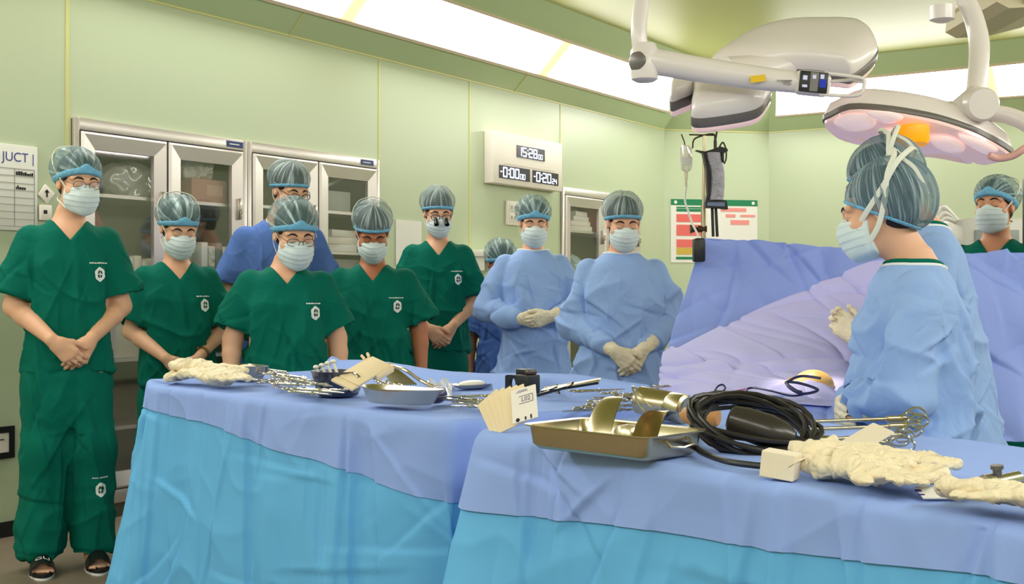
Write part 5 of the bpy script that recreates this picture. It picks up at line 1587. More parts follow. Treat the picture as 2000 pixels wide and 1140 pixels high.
mb = MB(); mb.tube(spline([P(1930, 220, 4.36) - o2, P(1970, 226, 4.34) - o2, P(2010, 244, 4.3) - o2, P(2040, 280, 4.25) - o2], 20), .030, 14); mb.build('side_arm', M_LAMP, t)
mb = MB(); mb.tube(spline([P(1932, 303, 4.2) - o2, P(1950, 309, 4.2) - o2, P(1978, 304, 4.18) - o2, P(2004, 288, 4.16) - o2, P(2050, 262, 4.2) - o2], 20), [float(np.interp(i / 19, (0, .2, 1), (.004, .012, .022))) for i in range(17)] if False else .013, 12); o = mb.build('pink_handle', pmat('pink_handle', (236, 178, 172), .3), t); o['label'] = 'pale pink side handle'
mb = MB(); c = P(1858, -36, 4.55) - o2; mb.tube([c + Vector((-.11, 0, .02)), c + Vector((.05, 0, 0))], .05, 18); mb.tube([c, Vector((c.x, c.y, ZC + .01 - o2.z))], .04, 16); mb.lathe([(.045, 0), (.045, .05), (.02, .06), (1e-6, .06)], 20, frame(P(1840, 12, 4.5) - o2, (1, 0, 0), (-.2, 0, -1))); mb.build('ceiling_arm', M_LAMP, t)

# pendant plate top right
q = P(1965, 12, 5.3)
t = thing('ceiling_pendant', 'beige ceiling pendant box with a handle in the upper right corner', 'ceiling pendant', q)
def l3(px, py, Y=5.3): return P(px, py, Y) - q
mb = MB(); L = [l3(1902, 30), l3(1925, 42), l3(1990, 38), l3(2060, 20), l3(2060, -40), l3(1925, -20), l3(1905, 2)]
V = [(p.x, -.25, p.z) for p in L] + [(p.x, .35, p.z + .0) for p in L]; n = len(L)
mb._add(V, [tuple(range(n)), tuple(range(2 * n - 1, n - 1, -1))] + [(i, n + i, n + (i + 1) % n, (i + 1) % n) for i in range(n)]); mb.build('pendant_box', pmat('pendant_beige', (206, 194, 160), .4), t, False)
mb = MB(); mb.tube(spline([l3(1955, 30) + Vector((0, -.26, 0)), l3(1962, 22) + Vector((0, -.29, 0)), l3(1990, 18) + Vector((0, -.29, 0)), l3(2030, 17) + Vector((0, -.27, 0))], 16), .010, 10); mb.build('handle', M_LAMP, t)
mb = MB(); mb.tube([(.08, .05, .02), (.08, .05, ZC + .01 - q.z)], .07, 18); mb.build('column', M_LAMP, t)
mb = MB(); mb.lathe([(.16, 0), (.16, -.03), (.12, -.05), (1e-6, -.05)], 30, Matrix.Translation(P(1590, 60, 5.6).xy.to_3d() + Vector((0, 0, ZC))))
tag(mb.build('ceiling_disc', M_WHITEP, None, centre=True), 'round white fitting on the ceiling above the middle lamp', 'fitting')

# anaesthesia machine and monitor on the right edge
q = P(1905, 430, 6.3)
t = thing('anaesthesia_machine', 'white machine behind the masked person at the right edge', 'machine', (q.x + .12, 6.3, 0))
mb = MB(); mb.box((-.26, -.2, .10), (.34, .25, 1.52), bev=.02); mb.build('housing', M_WHITEP, t)
mb = MB(); mb.box((-.20, -.212, 1.30), (.02, -.198, 1.46), bev=.004); mb.build('panel', pmat('panel_grey', (160, 166, 166), .4), t)
for x in (-.2, .28):
    mb = MB(); mb.lathe([(.05, -.025), (.05, .025)], 16, Matrix.Translation((x, 0, .05)) @ Matrix.Rotation(R(90), 4, 'Y')); mb.build('wheel', M_BLACK, t)
mb = MB(); mb.box((-.24, -.18, .05), (.32, .2, .12)); mb.build('foot', M_LGREY, t, False)
mb = MB()
for k in range(3): mb.tube(spline([(-.30, -.1, 1.3 + .05 * k), (-.38, -.14, 1.42 + .05 * k), (-.33, -.12, 1.52 + .03 * k), (-.24, -.1, 1.50)], 18), .014, 8)
mb.build('hoses', M_WHITEP, t)
t = thing('patient_monitor', 'black monitor cut off by the right edge of the photo', 'monitor', (2.20, 5.17, 0))
mb = MB(); mb.box((-.012 - .02, -.05, P(1, 480, 5.17).z), (.42, .03, P(1, 346, 5.17).z), bev=.012); mb.build('screen_housing', M_BLACK, t)
mb = MB(); mb.tube([(.2, 0, .04), (.2, 0, 1.38)], .02, 12); mb.lathe([(.24, 0), (.24, .03), (.05, .05)], 24, Matrix.Translation((.2, 0, 0))); mb.build('stand', M_LGREY, t)
# ------------------------------------------------------------------ instruments on the tables
M_ST = pmat('instrument_steel', (206, 198, 184), .24, metal=1.0)
M_STG = pmat('warm_steel', (206, 190, 158), .25, metal=1.0)
M_STD = pmat('dark_steel', (92, 96, 116), .28, metal=.8)
M_GLV = pmat('cream_glove', (240, 224, 192), .55, wr=.45, wscale=20, sss=.03)
M_CARD = pmat('cream_card', (240, 218, 180), .7)
M_TAN = pmat('tan_brown', (190, 134, 70), .5)
T = TOP + .006


def at(px, py, z=T): return onz(px, py, z)


def ang(p, q): d = at(*q) - at(*p); return math.atan2(d.y, d.x)


_cl = {}
def clamp(label, px, py, rz, z=T, L=.16, group=None, tilt=0.0):
    """ring-handled clamp lying flat: jaws +x, rings -x; parts share meshes between copies"""
    t = thing('clamp', label, 'clamp', at(px, py) + Vector((0, 0, z - T)), 0, group)
    t.rotation_euler = (0, tilt, rz)
    if not _cl:
        mb = MB()
        for s in (-1, 1):
            mb.tube(spline([(.085, s * .0005, .004), (.05, s * .002, .004), (.02, s * .003, .004), (.0, s * -.001, .004), (-.03, s * -.007, .004), (-.062, s * -.010, .004)], 14), [float(np.interp(i / 13, (0, .4, .65, 1), (.0012, .0026, .0036, .0022))) for i in range(16)][:len(spline([(0, 0, 0)] * 6, 14))], 6)
        mb.lathe([(.0045, -.001), (.0045, .009), (1e-6, .0095)], 10); mb.box((-.052, -.007, .002), (-.047, .007, .006))
        a = mb.build('shanks', M_ST, t); _cl['shanks'] = a.data
        mb = MB(); mb.tube([(-.075 + .0135 * math.cos(w), .0165 * 0 + .0105 * math.sin(w), .004) for w in [2 * math.pi * k / 16 for k in range(16)]], .0024, 6, closed=True)
        a = mb.build('finger_ring', M_ST, t); _cl['finger_ring'] = a.data; a.location = (0, .0155, 0)
        b = bpy.data.objects.new('finger_ring', a.data); link(b, t); b.location = (0, -.0155, 0)
    else:
        a = bpy.data.objects.new('shanks', _cl['shanks']); link(a, t)
        for s in (-1, 1):
            b = bpy.data.objects.new('finger_ring', _cl['finger_ring']); link(b, t); b.location = (0, s * .0155, 0)
    t.scale = (L / .16,) * 3
    return t


def lit(mb, name, mat, label, cat, group=None, auto=40):
    return tag(mb.build(name, mat, None, True, auto, centre=True), label, cat, group)


rr = random.Random(21)
# heap left of the dark cup
base = ang((500, 752), (640, 788))
for k in range(24):
    px = 503 + 5.6 * k + rr.uniform(-4, 4); py = 741 + 1.6 * k + rr.uniform(-6, 13)
    clamp('steel clamp in the jumbled heap left of the dark steel cup', px, py, base + rr.uniform(-.45, .45) + (math.pi if k % 3 == 0 else 0), T + .004 + .0075 * (k % 6), .19, 'clamps heaped left of the cup', rr.uniform(-.05, .05))
# heap right of the basin
b2 = ang((870, 800), (950, 806))
for k in range(8):
    clamp('steel clamp in the small heap between the steel basin and the white cards', 884 + 8 * k + rr.uniform(-3, 3), 788 + 2.2 * k + rr.uniform(-2, 5), b2 + rr.uniform(-.4, .4) + math.pi, T + .003 + .008 * (k % 4), .15, 'clamps right of the basin', rr.uniform(-.05, .05))
# tools behind the cup
for k in range(5):
    clamp('long steel clamp fanned out behind the dark steel cup', 742 + 12 * k, 752 + 5 * k, ang((730, 735), (800, 775)) + .12 * (k - 2), T + .004 + .004 * k, .19, 'clamps fanned behind the cup')
mb = MB()
g0, g1 = at(752, 712, .90), at(792, 752, T + .01)
for k in range(9):
    w = (k - 4) * .009; side = Vector((.75, .66, 0)).normalized()
    mb.tube([g0 + side * w * .55, g0.lerp(g1, .5) + side * w, g1 + side * w * 1.25], .0035, 6)
mb.tube([g0 - side * .03, g0 + side * .03], .006, 8)
lit(mb, 'comb_retractor', M_STG, 'fan-shaped steel comb retractor leaning behind the cream packet', 'retractor')
mb = MB(); mb.tube(spline([at(752, 712, .905), at(790, 722, .895), at(820, 742, .86), at(850, 757, T + .01)], 24), [.0075] * 8 + [.0055] * 19, 8) if False else mb.tube(spline([at(752, 712, .905), at(790, 722, .895), at(820, 742, .86), at(850, 757, T + .01)], 24), .006, 8)
lit(mb, 'long_forceps', M_STG, 'long curved forceps running right from the comb retractor', 'forceps')
mb = MB(); mb.tube([at(795, 755, T + .03), at(805, 776, T + .015)], .003, 6)
lit(mb, 'probe', M_WHITEP, 'thin white probe lying between the comb retractor and the purple bulb', 'probe')
# heap on the right table
b3 = ang((1140, 800), (1320, 790))
for k in range(20):
    px = 1146 + 7 * k + rr.uniform(-5, 5); py = 800 - .3 * k + rr.uniform(-9, 14)
    clamp('steel clamp in the heap between the instrument tray and the steel canister', px, py, ang((1140, 812), (1320, 780)) + rr.uniform(-.6, .6) + (math.pi if k % 2 else 0), T + .004 + .009 * (k % 5), .16, 'clamps behind the tray', rr.uniform(-.05, .05))

# dark steel cup with ring handle
c = at(660, 772); c.z = T
t = thing('steel_cup', 'dark shiny steel cup with a ring handle on the left table', 'cup', c)
mb = MB(); mb.lathe([(.058, 0), (.064, .004), (.070, .03), (.083, .074), (.087, .078), (.084, .077), (.067, .03), (.060, .008), (1e-6, .006)], 40); mb.build('cup_body', M_STD, t, True, 50)
mb = MB(); hd = Vector((.66, -.75, 0)).normalized(); mb.tube(spline([hd * .080 + Vector((0, 0, .070)), hd * .112 + Vector((0, 0, .064)), hd * .112 + Vector((0, 0, .026)), hd * .070 + Vector((0, 0, .018))], 20), .0065, 8); mb.build('handle', M_ST, t)
mb = MB()
for k in range(4): mb.tube([Vector((-.04 + .02 * k, .02 - .015 * k, .02)), Vector((-.070 + .018 * k, .01, .085 + .006 * k))], .005, 6); mb.ell((-.070 + .018 * k, .01, .088 + .006 * k), (.010, .010, .007))
lit_o = mb.build('contents', M_WHITEP, t); lit_o['label'] = 'white fittings standing in the cup'
# folded cream glove packet resting on the cup
A = frame(P(702, 733, 3.78), (P(748, 700, 3.82) - P(668, 748, 3.68)), (-.2, -.75, .6))
mb = MB(); mb.box((-.085, -.045, 0), (.09, .042, .010), A, bev=.004); mb.box((-.06, -.050, .010), (.095, .030, .016), A, bev=.004); mb.box((.02, -.058, -.01), (.100, -.035, .012), A, bev=.005)
mb.tube([A @ Vector((.09, .04, .01)), A @ Vector((.10, .055, .012))], .005, 6); mb.tube([A @ Vector((.07, .04, .01)), A @ Vector((.078, .06, .012))], .005, 6)
lit(mb, 'glove_packet', M_CARD, 'folded cream glove packet propped on the dark steel cup', 'packet')

# kidney basin
def kidney(name, label, c, rz, a, b, h, mat, group=None):
    t = thing(name, label, 'basin', c, rz, group)
    def ring(k, z, q=0):
        out = []
        for i in range(48):
            w = 2 * math.pi * i / 48; x, y = a * k * math.cos(w), b * k * math.sin(w)
            out.append(Vector((x, y + .55 * b * (1 - (x / a) ** 2) * (-1), z)))
        return out
    mb = MB(); mb.rings([ring(.80, 0), ring(.86, .006), ring(.98, h * .9), ring(1.05, h), ring(1.05, h + .003), ring(.97, h - .002), ring(.84, .009), ring(.4, .006), ring(.05, .006)]); mb.build('basin_body', mat, t, True, 55)
    return t
c = at(788, 793); c.z = T + .012
kidney('kidney_basin', 'polished steel kidney basin at the near edge of the left table', c, ang((700, 782), (885, 808)) + .18, .148, .062, .040, M_ST)
c = at(494, 741); c.z = T + .006
t = kidney('kidney_basin', 'small steel bowl half hidden behind the left cream gloves', c, ang((450, 735), (530, 745)), .085, .06, .045, M_ST)
mb = MB(); mb.ell((-.01, -.02, .036), (.060, .036, .014)); o = mb.build('swabs', M_GLV, t); o['label'] = 'cream swabs in the bowl'

# purple bulb, clear sheet, white dish
mb = MB(); A = frame(at(848, 772, T + .026), at(880, 764) - at(815, 778), (0, 0, 1)); mb.lathe([(.010, -.075), (.017, -.07), (.019, -.02), (.024, .0), (.026, .03), (.020, .055), (.008, .065)], 20, A @ Matrix.Rotation(R(90), 4, 'Y'))
lit(mb, 'suction_bulb', pmat('dark_purple', (52, 34, 92), .25), 'dark purple suction bulb lying behind the steel basin', 'bulb')
mb = MB()
RRs = []
for i in range(9):
    RRs.append([at(835 + 6 * i, 752 + 28 * j / 8, T) + Vector((0, 0, .012 + .014 * math.sin(i * 1.3 + j * .9) + .01 * math.sin(j * 2.1))) for j in range(9)])
mb.rings(RRs, closed=False, cap0=False, cap1=False); o = lit(mb, 'clear_pouch', M_BAG, 'crumpled clear pouch beside the purple suction bulb', 'pouch')
c = at(922, 757); c.z = T
t = thing('steel_dish', 'flat white dish on a steel plate at the back of the left table', 'dish', c, ang((880, 760), (960, 752)))
mb = MB(); mb.lathe([(.050, 0), (.078, .012), (.079, .014), (.05, .004), (1e-6, .003)], 36, None, 1.2, .7); mb.build('plate', M_ST, t, True, 50)
mb = MB(); mb.ell((0, 0, .014), (.062, .034, .012)); mb.build('white_pad', M_WHITEP, t)

# black holder and long blades at the back
A = Matrix.Translation(at(1018, 768)) @ Matrix.Rotation(ang((985, 765), (1055, 770)), 4, 'Z')
t = thing('instrument_holder', 'black plastic holder with an oval hole at the back of the left table', 'holder', at(1018, 768), ang((985, 765), (1055, 770)))
mb = MB(); ov = [(-.028 + .014 * math.cos(w), .030 + .020 * math.sin(w)) for w in [2 * math.pi * k / 24 for k in range(24)]]
Mq = Matrix.Rotation(R(90), 4, 'X')
outer = [(-.058, 0), (.0, 0), (.0, .058), (-.058, .052)]
# frame around the oval
def hole_plate(mb, outer, hole, y0, y1):
    n = len(hole); V = []; F = []
    cx = sum(p[0] for p in hole) / n; cz = sum(p[1] for p in hole) / n
    ox = [p[0] for p in outer]; oz = [p[1] for p in outer]
    ring = []
    for (x, z) in hole:
        dx, dz = x - cx, z - cz; k = 9
        for lim, d, c0 in ((max(ox), dx, cx), (min(ox), dx, cx)):
            if d and (lim - c0) / d > 0: k = min(k, (lim - c0) / d)
        for lim, d, c0 in ((max(oz), dz, cz), (min(oz), dz, cz)):
            if d and (lim - c0) / d > 0: k = min(k, (lim - c0) / d)
        ring.append((cx + dx * k, cz + dz * k))
    RRq = [[Vector((x, y0, z)) for x, z in hole], [Vector((x, y0, z)) for x, z in ring], [Vector((x, y1, z)) for x, z in ring], [Vector((x, y1, z)) for x, z in hole], [Vector((x, y0, z)) for x, z in hole]]
    mb.rings(RRq, cap0=False, cap1=False)
hole_plate(mb, outer, ov, -.012, .004); mb.build('holed_plate', M_BLACK, t, True, 30)
mb = MB(); mb.box((.0, -.03, 0), (.055, .03, .062), bev=.005); mb.box((-.02, -.005, .055), (.04, .03, .078), bev=.004); mb.build('block', M_BLACK, t)
mb = MB(); mb.box((.03, -.02, .063), (.05, .02, .074), bev=.003); mb.build('lever', pmat('dark_brown_plastic', (66, 44, 34), .4), t)
for k, (p, q, lb, wd_) in enumerate((((1060, 760), (1172, 742), 'long flat steel blade at the back pointing right', .016), ((1055, 768), (1112, 752), 'short flat steel blade crossing below the long one', .013))):
    a, b = P(p[0], p[1], 3.74 - .03 * k), P(q[0], q[1], 3.66 - .03 * k); A = frame((a + b) / 2, b - a, (0, -.3, 1)); L = (b - a).length
    t = thing('retractor_blade', lb, 'blade', mat4=A)
    mb = MB(); mb.box((-L / 2, -wd_, -.002), (L / 2, wd_, .002), bev=.0015); mb.build('blade', M_STG, t)
    mb = MB(); mb.box((-L / 2, -wd_ - .004, -.006), (L / 2, -wd_, .002)); mb.box((-.01, -wd_, .002), (.004, wd_, .006)); mb.build('dark_edge', M_BLACK, t, False)
mb = MB(); mb.tube([at(1085, 764, T + .01), at(1092, 768, T + .01), at(1088, 752, T + .03)], .004, 6); lit(mb, 'bent_pin', M_BLACK, 'small black bent pin under the flat blades', 'pin')

# fan of suture cards
cards = [((958, 806), -26, 'lowest cream card at the left of the fan', M_CARD), ((968, 803), -21, 'second cream card from the left of the fan', M_CARD), ((978, 800), -16, 'third cream card from the left of the fan', M_CARD), ((988, 797), -12, 'fourth cream card from the left of the fan', M_CARD), ((998, 794), -9, 'cream card directly behind the white front card', M_CARD)]
dirv = (at(1050, 790) - at(960, 815)).normalized()
def card(px, py, tiltdeg, Yd, label, mat, w=.066, h=.098):
    c = P(px, py, Yd)
    u = Vector((math.cos(R(tiltdeg)), 0, -math.sin(R(tiltdeg)))); u = (u + Vector((0, -.35, 0))).normalized(); nrm = Vector((-.20, -.80, .55)); A = frame(c, u, nrm)
    mb = MB(); t = thing('suture_card', label, 'card', mat4=A); mb.box((-w / 2, -h / 2, -.0018), (w / 2, h / 2, .0018), bev=.001); mb.build('card', mat, t, False); return t
for k, ((px, py), ti, lb, m) in enumerate(cards): card(px + 8, py, -42 + k * 4, 2.90 - .010 * k, lb + ' between the two tables', m)
t = card(1024, 789, -18, 2.835, 'white printed front card of the fan between the two tables', pmat('card_white', (240, 232, 226), .7), .064, .088)
V, F = text_geo('L02', .016)
mb = MB(); mb._add([(v.x + .006, v.y + .012, .0026) for v in V], F)
for bx in ((-.012, .002, .024, .0032), (-.012, .021, .024, .0222), (.0228, .002, .024, .0222)): mb.box((bx[0], bx[1], .002), (bx[2], bx[3], .0026))
mb.box((-.018, .033, .002), (.012, .0342, .0025)); mb.box((-.014, .0365, .002), (.010, .0377, .0025)); mb.build('print', pmat('card_ink', (96, 84, 132), .8), t, False)
mb = MB(); mb.lathe([(.005, .0019), (.005, .0026), (1e-6, .0026)], 14, Matrix.Translation((-.018, -.038, 0))); mb.box((.0, -.042, .0019), (.004, -.034, .0026)); mb.box((.014, -.042, .0019), (.018, -.032, .0026)); mb.build('print_marks', M_INKB, t, False)

# steel tray
tu = Vector((.70, -.714, 0)).normalized(); tv = Vector((-tu.y, tu.x, 0))
c = at(1178, 852, T) ; nl = onz(1016, 829, T + .047)
ctr = nl + tu * .172 + tv * .098; ctr.z = T
t = thing('instrument_tray', 'rectangular steel tray at the near edge of the right table', 'tray', ctr, math.atan2(tu.y, tu.x))
def rrect(a, b, r, z):
    out = []
    for (cx, cy, a0) in ((a - r, b - r, 0), (-a + r, b - r, 90), (-a + r, -b + r, 180), (a - r, -b + r, 270)):
        for k in range(7): w = R(a0 + 15 * k); out.append(Vector((cx + r * math.cos(w), cy + r * math.sin(w), z)))
    return out
mb = MB(); mb.rings([rrect(.148, .080, .02, 0), rrect(.158, .089, .024, .010), rrect(.162, .093, .024, .044), rrect(.172, .102, .028, .047), rrect(.172, .102, .028, .0495), rrect(.160, .091, .024, .0475), rrect(.155, .086, .022, .012), rrect(.144, .076, .02, .003)]); mb.build('tray_body', M_STG, t, True, 50)
for s in (-1, 1):
    mb = MB(); mb.tube([(s * .163, -.035, .036), (s * .176, -.035, .026), (s * .178, 0, .022), (s * .176, .035, .026), (s * .163, .035, .036)], .0035, 8); mb.build('tray_handle', M_ST, t)
def tray_pt(x, y, z): return ctr + tu * x + tv * y + Vector((0, 0, z))
def blade(label, x, y, w, h, curve, rz, lean):
    """curved retractor blade standing in the tray"""
    t = thing('curved_retractor', label, 'retractor', tray_pt(x, y, .006), math.atan2(tu.y, tu.x) + rz)
    RRb = []
    w *= 1.15
    for sgn in (-.0014, .0014):
        for i in (range(15) if sgn < 0 else range(14, -1, -1)):
            k = i / 14; th_ = k * 2.0; yy = (curve * 1.7) * (1 - math.cos(th_)) + lean * k; zz = h * math.sin(th_ * .85); ww = w * (1 - .75 * k ** 4)
            RRb.append([Vector((-ww / 2, yy + sgn, zz)), Vector((-ww / 4, yy + sgn - .006, zz)), Vector((ww / 4, yy + sgn - .006, zz)), Vector((ww / 2, yy + sgn, zz))])
    mb = MB(); mb.rings(RRb + [RRb[0]], closed=False, cap0=False, cap1=False); mb.build('blade', M_STG, t, True, 60)
    return t
blade('curved steel retractor blade standing in the left part of the tray', -.07, .03, .050, .092, .030, .25, .03)
blade('wide curved steel retractor blade in the right part of the tray', .062, .02, .046, .090, -.034, 1.0, -.05)
mb = MB(); mb.lathe([(.030, 0), (.033, .01), (.031, .035), (.026, .045), (1e-6, .050)], 26, Matrix.Translation(tray_pt(.028, .015, .006))); lit(mb, 'steel_dome', M_STG, 'small steel dome cup between the two curved retractors', 'cup')
mb = MB(); mb.tube([tray_pt(-.02 + .030 * math.cos(w), -.01 + .022 * math.sin(w), .012) for w in [2 * math.pi * k / 24 for k in range(24)]], .003, 6, closed=True); lit(mb, 'steel_ring', M_ST, 'thin steel ring lying flat on the tray floor', 'ring')
mb = MB(); mb.tube(spline([tray_pt(-.0, -.06, .014), tray_pt(.02, -.04, .02), tray_pt(.035, -.055, .014), tray_pt(.05, -.035, .02)], 20), .003, 6); lit(mb, 'white_clip', M_WHITEP, 'small white bent clip in the tray below the dome cup', 'clip')
mb = MB(); mb.lathe([(.018, 0), (.020, .012), (.016, .014), (.016, .004), (1e-6, .004)], 20, Matrix.Translation(tray_pt(.118, .01, .006))); lit(mb, 'small_cup', M_ST, 'tiny steel cup at the right end of the tray', 'cup')

# steel canister behind the heap
A = frame(P(1294, 790, 3.08), P(1338, 796, 3.04) - P(1250, 778, 3.14), (0, 0, 1))
t = thing('steel_canister', 'shiny steel canister lying behind the clamps on the right table', 'canister', mat4=A)
mb = MB(); mb.lathe([(.030, -.075), (.036, -.07), (.037, .02), (.034, .024), (.037, .028), (.037, .070), (.03, .075), (.028, .070), (1e-6, .06)], 30, Matrix.Rotation(R(90), 4, 'Y')); mb.build('barrel', M_STG, t, True, 40)
mb = MB(); mb.tube(spline([(-.07, -.02, .03), (-.06, -.05, .036), (-.02, -.058, -.01), (.02, -.055, -.03), (.026, -.03, -.036)], 20), .003, 6); mb.build('wire_bail', M_ST, t)
for k, (a_, b_) in enumerate((((1330, 812), (1262, 826)), ((1318, 818), (1280, 830)))):
    mb = MB(); p, q = at(*a_), at(*b_); p.z = q.z = T + .012; mb.tube([p, p.lerp(q, .5) + Vector((0, 0, .006)), q], [.006, .008, .004], 8)
    lit(mb, 'blue_handled_tool', pmat('tool_blue', (58, 92, 176), .4), '%s blue-handled tool lying right of the tray heap' % ('longer' if k == 0 else 'shorter'), 'tool')
# tan cone and white ring by the coil
mb = MB(); A = frame(at(1372, 812, T + .03), at(1400, 806) - at(1340, 803), (0, 0, 1)); mb.lathe([(.006, -.055), (.018, -.045), (.030, -.01), (.032, .02), (.02, .04), (1e-6, .042)], 22, A @ Matrix.Rotation(R(90), 4, 'Y')); lit(mb, 'tan_bulb', M_TAN, 'tan cone-shaped bulb left of the black cable coil', 'bulb')
mb = MB(); c0 = P(1383, 785, 3.1)
for k in range(2): mb.tube([c0 + Vector((.0175 * math.cos(w) + .006 * k, .01 * math.sin(w), .016 * math.sin(w))) for w in [2 * math.pi * q / 24 for q in range(24)]], .003, 6, closed=True)
lit(mb, 'white_tube_ring', M_WHITEP, 'small white tubing ring above the tan bulb', 'ring')
mb = MB(); mb.tube([at(1345, 835, T + .008), at(1385, 842, T + .008)], .007, 8); mb.ell(at(1362, 826, T + .018), (.014, .010, .014)); lit(mb, 'steel_connector', M_ST, 'steel connector lying left of the black cable coil', 'connector')

# black cable coil with camera head
cc = P(1468, 828, 2.56); Ac = frame(cc, Vector((.93, -.30, -.20)), Vector((.10, -.50, .86)))
mb = MB(); pts = []; rr2 = random.Random(4); NL = 11
for i in range(NL * 22):
    w = 2 * math.pi * i / 22; l = i / 22; k = 1 + .20 * math.sin(l * 2.1) ; a = .122 + .010 * math.sin(l * 1.7 + .5); b = .092 + .012 * math.sin(l * 2.9)
    pts.append(Ac @ Vector((a * math.cos(w) + .012 * math.sin(l * 3.3), b * math.sin(w) + .010 * math.cos(l * 2.2), .016 * math.sin(l * 1.9) + .010 * math.sin(w * 2 + l))))
mb.tube(pts, .0052, 7)
o = lit(mb, 'cable_coil', pmat('black_cable', (40, 36, 34), .38), 'coiled black camera cable on the right table', 'cable')
mb = MB(); mb.tube(spline([Ac @ Vector((-.10, .045, .0)), P(1372, 806, 2.70), at(1348, 842, .836), at(1362, 876, .836), at(1410, 898, .836), at(1470, 908, .836), at(1530, 912, .836)], 50), .0062, 8)
lit(mb, 'cable_loop', M_BLACK, 'loose outer loop of black cable left of the coil', 'cable')
A = frame(P(1482, 836, 2.52), Vector((.9, -.35, -.30)), (0, -.4, 1))
t = thing('camera_head', 'dark grey camera head lying inside the black cable coil', 'camera', mat4=A)
mb = MB(); mb.lathe([(.020, -.065), (.028, -.06), (.034, -.03), (.036, .02), (.030, .055), (.018, .075), (1e-6, .08)], 30, Matrix.Rotation(R(90), 4, 'Y')); mb.build('housing', pmat('camera_dark', (52, 46, 42), .25), t)
mb = MB(); mb.lathe([(.012, .07), (.012, .11), (.007, .12), (.007, .15)], 16, Matrix.Rotation(R(90), 4, 'Y')); mb.build('strain_relief', M_BLACK, t)
mb = MB(); mb.tube([P(1560, 872, 2.42), P(1590, 870, 2.40), P(1604, 872, 2.38)], [.009, .012, .012], 10); mb.tube([P(1545, 884, 2.40), P(1600, 880, 2.37)], .010, 10); lit(mb, 'cable_plug', M_BLACK, 'two black cable plugs at the right end of the coil', 'plug')

# long laparoscopic instruments with looped handles
for k, (p, q, lb) in enumerate((((1560, 846), (1768, 838), 'upper'), ((1570, 856), (1772, 848), 'middle'), ((1590, 872), (1760, 862), 'lower'), ((1600, 860), (1740, 872), 'lowest'))):
    a, b = at(*p), at(*q); a.z = b.z = T + .008 + .006 * (3 - k); A = frame(b, a - b, (0, 0, 1)); L = (b - a).length
    t = thing('long_instrument', '%s long steel instrument with looped handles behind the cream gloves' % lb, 'instrument', mat4=A)
    mb = MB(); mb.tube([(0.03, 0, 0), (L, 0, 0)], .0045, 10); mb.tube([(.0, 0, 0), (.05, 0, 0)], .008, 10); mb.build('shaft', M_STG, t)
    for s in (-1, 1):
        mb = MB(); mb.tube([(-.020 + .026 * math.cos(w), s * .014, .004 + .007 * s + .015 * math.sin(w)) for w in [2 * math.pi * i / 20 for i in range(20)]], .0028, 6, closed=True); mb.build('finger_ring', M_ST, t)


# ------------------------------------------------------------------ gloves lying on the tables
def flat_glove(label, p, rz, mat=M_GLV, side=1, seed=1, crumple=.35, z=T, tilt=0.0, sc=1.1, cuff=.13, group=None):
    f = Field((-.20, -.14, -.03), (.24, .14, .09), .004)
    hand(f, (0, 0, .018), (1, .0, .0), (0, 0, -1), (0, side, 0), (.10, .15, .1), rad=.0025, sc=sc, spread=.35, thumb=1.6)
    f.cone((-cuff, 0, .018), (.01, 0, .018), .048, .030, .02)
    V, Q = f.mesh(); n = vnormals(V, Q)
    V[:, 2] = .003 + (V[:, 2] - V[:, 2].min()) * .40
    q = nz(V * np.array([1, 1, .5]), 16, seed); q2 = nz(V * np.array([1, 1, .3]), 34, seed + 1); q3 = nz(V * np.array([1, 1, 0]), 7, seed + 2)
    V = V + n * (.010 * crumple * 2 * (1 - np.abs(q)) ** 4 + .005 * (1 - np.abs(q2)) ** 4 + creases(V[:, 0], V[:, 1], seed + 3, 26, (-.15, .2), (-.08, .08), (.02, .07), (.001, .004), .004, .015))[:, None]
    V[:, 2] = np.maximum(V[:, 2], 0) + crumple * .045 * np.clip(q3 + .25, 0, 1)
    o = mesh_obj('surgical_glove', V, Q, mat); o.location = (p[0], p[1], z); o.rotation_euler = (0, tilt, rz)
    return tag(o, label, 'glove', group)


p = at(412, 752)
flat_glove('left cream glove of the pile at the left corner, fingers pointing left', at(392, 752, T), ang((430, 752), (330, 742)) , side=-1, seed=2, crumple=.55)
flat_glove('second cream glove lying across the pile at the left corner', at(425, 755, T), ang((420, 750), (520, 768)), side=1, seed=5, crumple=.35, z=T + .010)
flat_glove('topmost cream glove with raised thumb at the left corner', at(405, 750, T), ang((360, 742), (470, 750)), side=1, seed=9, crumple=.55, z=T + .035, sc=1.0)
flat_glove('large crumpled cream glove with fingers spread right on the right table', at(1668, 940, T), ang((1600, 915), (1780, 952)), side=1, seed=12, crumple=.6, sc=.98, cuff=.07)
flat_glove('cream glove under the large one, cuff toward the white box', at(1680, 926, T), ang((1570, 905), (1720, 915)), side=-1, seed=16, crumple=.45, z=T + .014, sc=.95, cuff=.07)
flat_glove('cream glove folded at the table edge below the large one', at(1690, 948, T), ang((1640, 925), (1800, 968)), side=-1, seed=18, crumple=.3, z=T + .004, sc=.9, cuff=.08)
flat_glove('cream glove cut off by the right edge of the photo', at(2075, 1022, T), ang((2075, 1022), (1940, 998)), side=1, seed=23, crumple=.4, sc=1.1)
